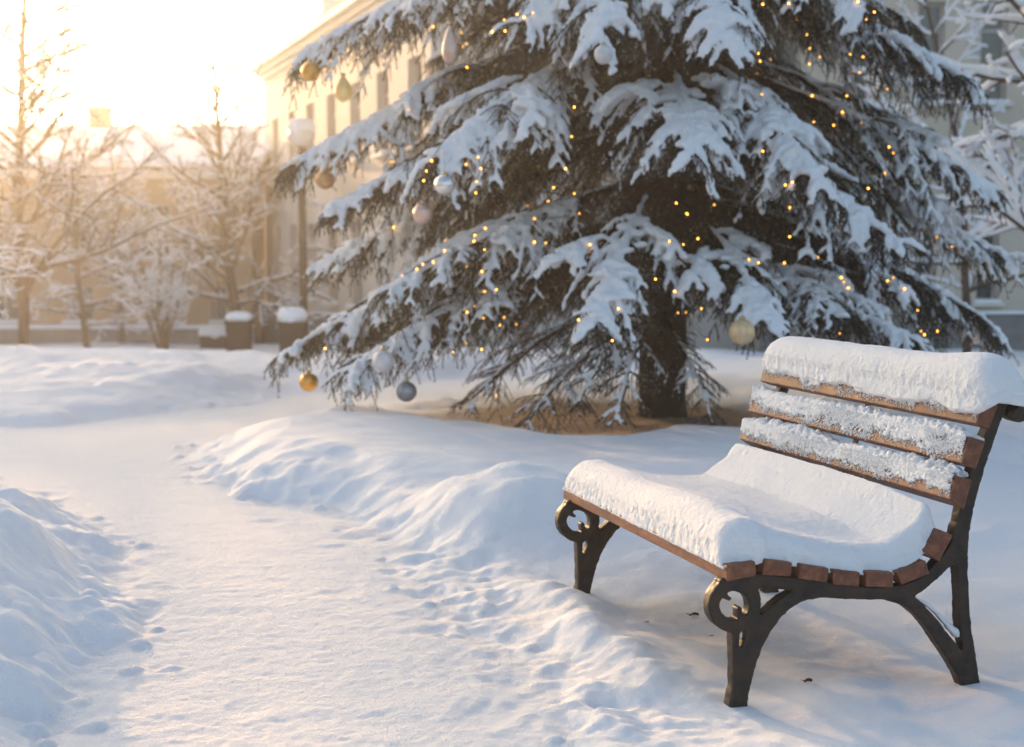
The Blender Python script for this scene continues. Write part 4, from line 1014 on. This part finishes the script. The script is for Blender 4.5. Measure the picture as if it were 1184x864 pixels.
# little drifts caught in the ironwork: part of the load on the near end frame
C, S3 = [], []
def drift(pts, n):
    p = np.array(pts, float); tt_ = np.linspace(0, len(p) - 1, n)
    for q_ in tt_:
        x, y, r_ = [np.interp(q_, np.arange(len(p)), p[:, c_]) for c_ in range(3)]
        r_ = r_ * gs.uniform(.75, 1.2); v, z_ = c1(x, y); C.append(bw(np.array(.026 + gs.normal(0, .004)), np.array(v), np.array(z_ + .002))); S3.append([r_ * SC * 1.1, .016, r_ * SC * .9])
drift([(1024, 352, 16), (1012, 336, 15), (985, 312, 12), (945, 266, 9), (900, 228, 8), (850, 210, 7)], 40)
drift([(279, 292, 11), (274, 280, 9)], 4); drift([(196, 366, 8), (200, 340, 7)], 5)
Vb, Tb = blobs(np.array(C), np.array(S3)); me = remesh(Vb, T=Tb, vox=.004, smooth=2)
tag(put('frame_snow', me, M['snow']), 'little drifts of snow caught in the near iron end of the bench', 'snow', 'snow lying on the bench')

# ------------------------------------------------------------------ dead leaves on the snow under the bench
for (px, py, s_), lab in zip([(800, 713, .022), (748, 721, .010), (932, 790, .02), (822, 737, .008)],
        ['curled dark dead leaf on the snow behind the near front leg', 'tiny dark leaf scrap lying left of the curled leaf', 'flat dead leaf pressed in the snow under the seat', 'tiny leaf scrap beside the scroll of the near leg']):
    r = ray(px, py); t = .0
    for k in range(30): P = CAM + r * ((gz(*(CAM + r * t)[:2]) if t else 0) - CAM[2]) / r[2]; t = ((gz(P[0], P[1])) - CAM[2]) / r[2]
    P = CAM + r * t
    g_ = np.random.default_rng(int(px)); n = 14; V = []; Pp = []
    for row in range(2):
        for k in range(n):
            a = 2 * math.pi * k / n; rad = s_ * (1 + .35 * math.sin(3 * a + row) + .25 * g_.normal()); rad *= (1, .35)[row]
            V.append(P + [rad * math.cos(a), rad * .7 * math.sin(a), .004 + s_ * .5 * (1 - (.2, .9)[row]) * abs(math.sin(a * 1.5)) + .002 * row])
    for k in range(n): Pp.append((k, (k + 1) % n, n + (k + 1) % n, n + k))
    Pp.append(tuple(n + k for k in range(n)))
    me = mesh_np('leaf', np.array(V), polys=Pp, smooth=True)
    tag(put('dead_leaf', me, M['leaf']), lab, 'leaf', 'dead leaves under the bench')

# ------------------------------------------------------------------ frosty haze
HAZE = .0025
m = MB(); m.box((0, 56, 4.4), (300, 136, 14.4))
hz = bpy.data.materials.new('frosty_haze'); hz.use_nodes = True; t = hz.node_tree; t.nodes.clear()
out = t.nodes.new('ShaderNodeOutputMaterial'); pv = t.nodes.new('ShaderNodeVolumePrincipled')
pv.inputs['Color'].default_value = (.96, .95, .93, 1); pv.inputs['Density'].default_value = HAZE; pv.inputs['Anisotropy'].default_value = .80
t.links.new(pv.outputs[0], out.inputs['Volume'])
if HAZE > 0:
    o = m.put('haze', hz); tag(o, kind='stuff')
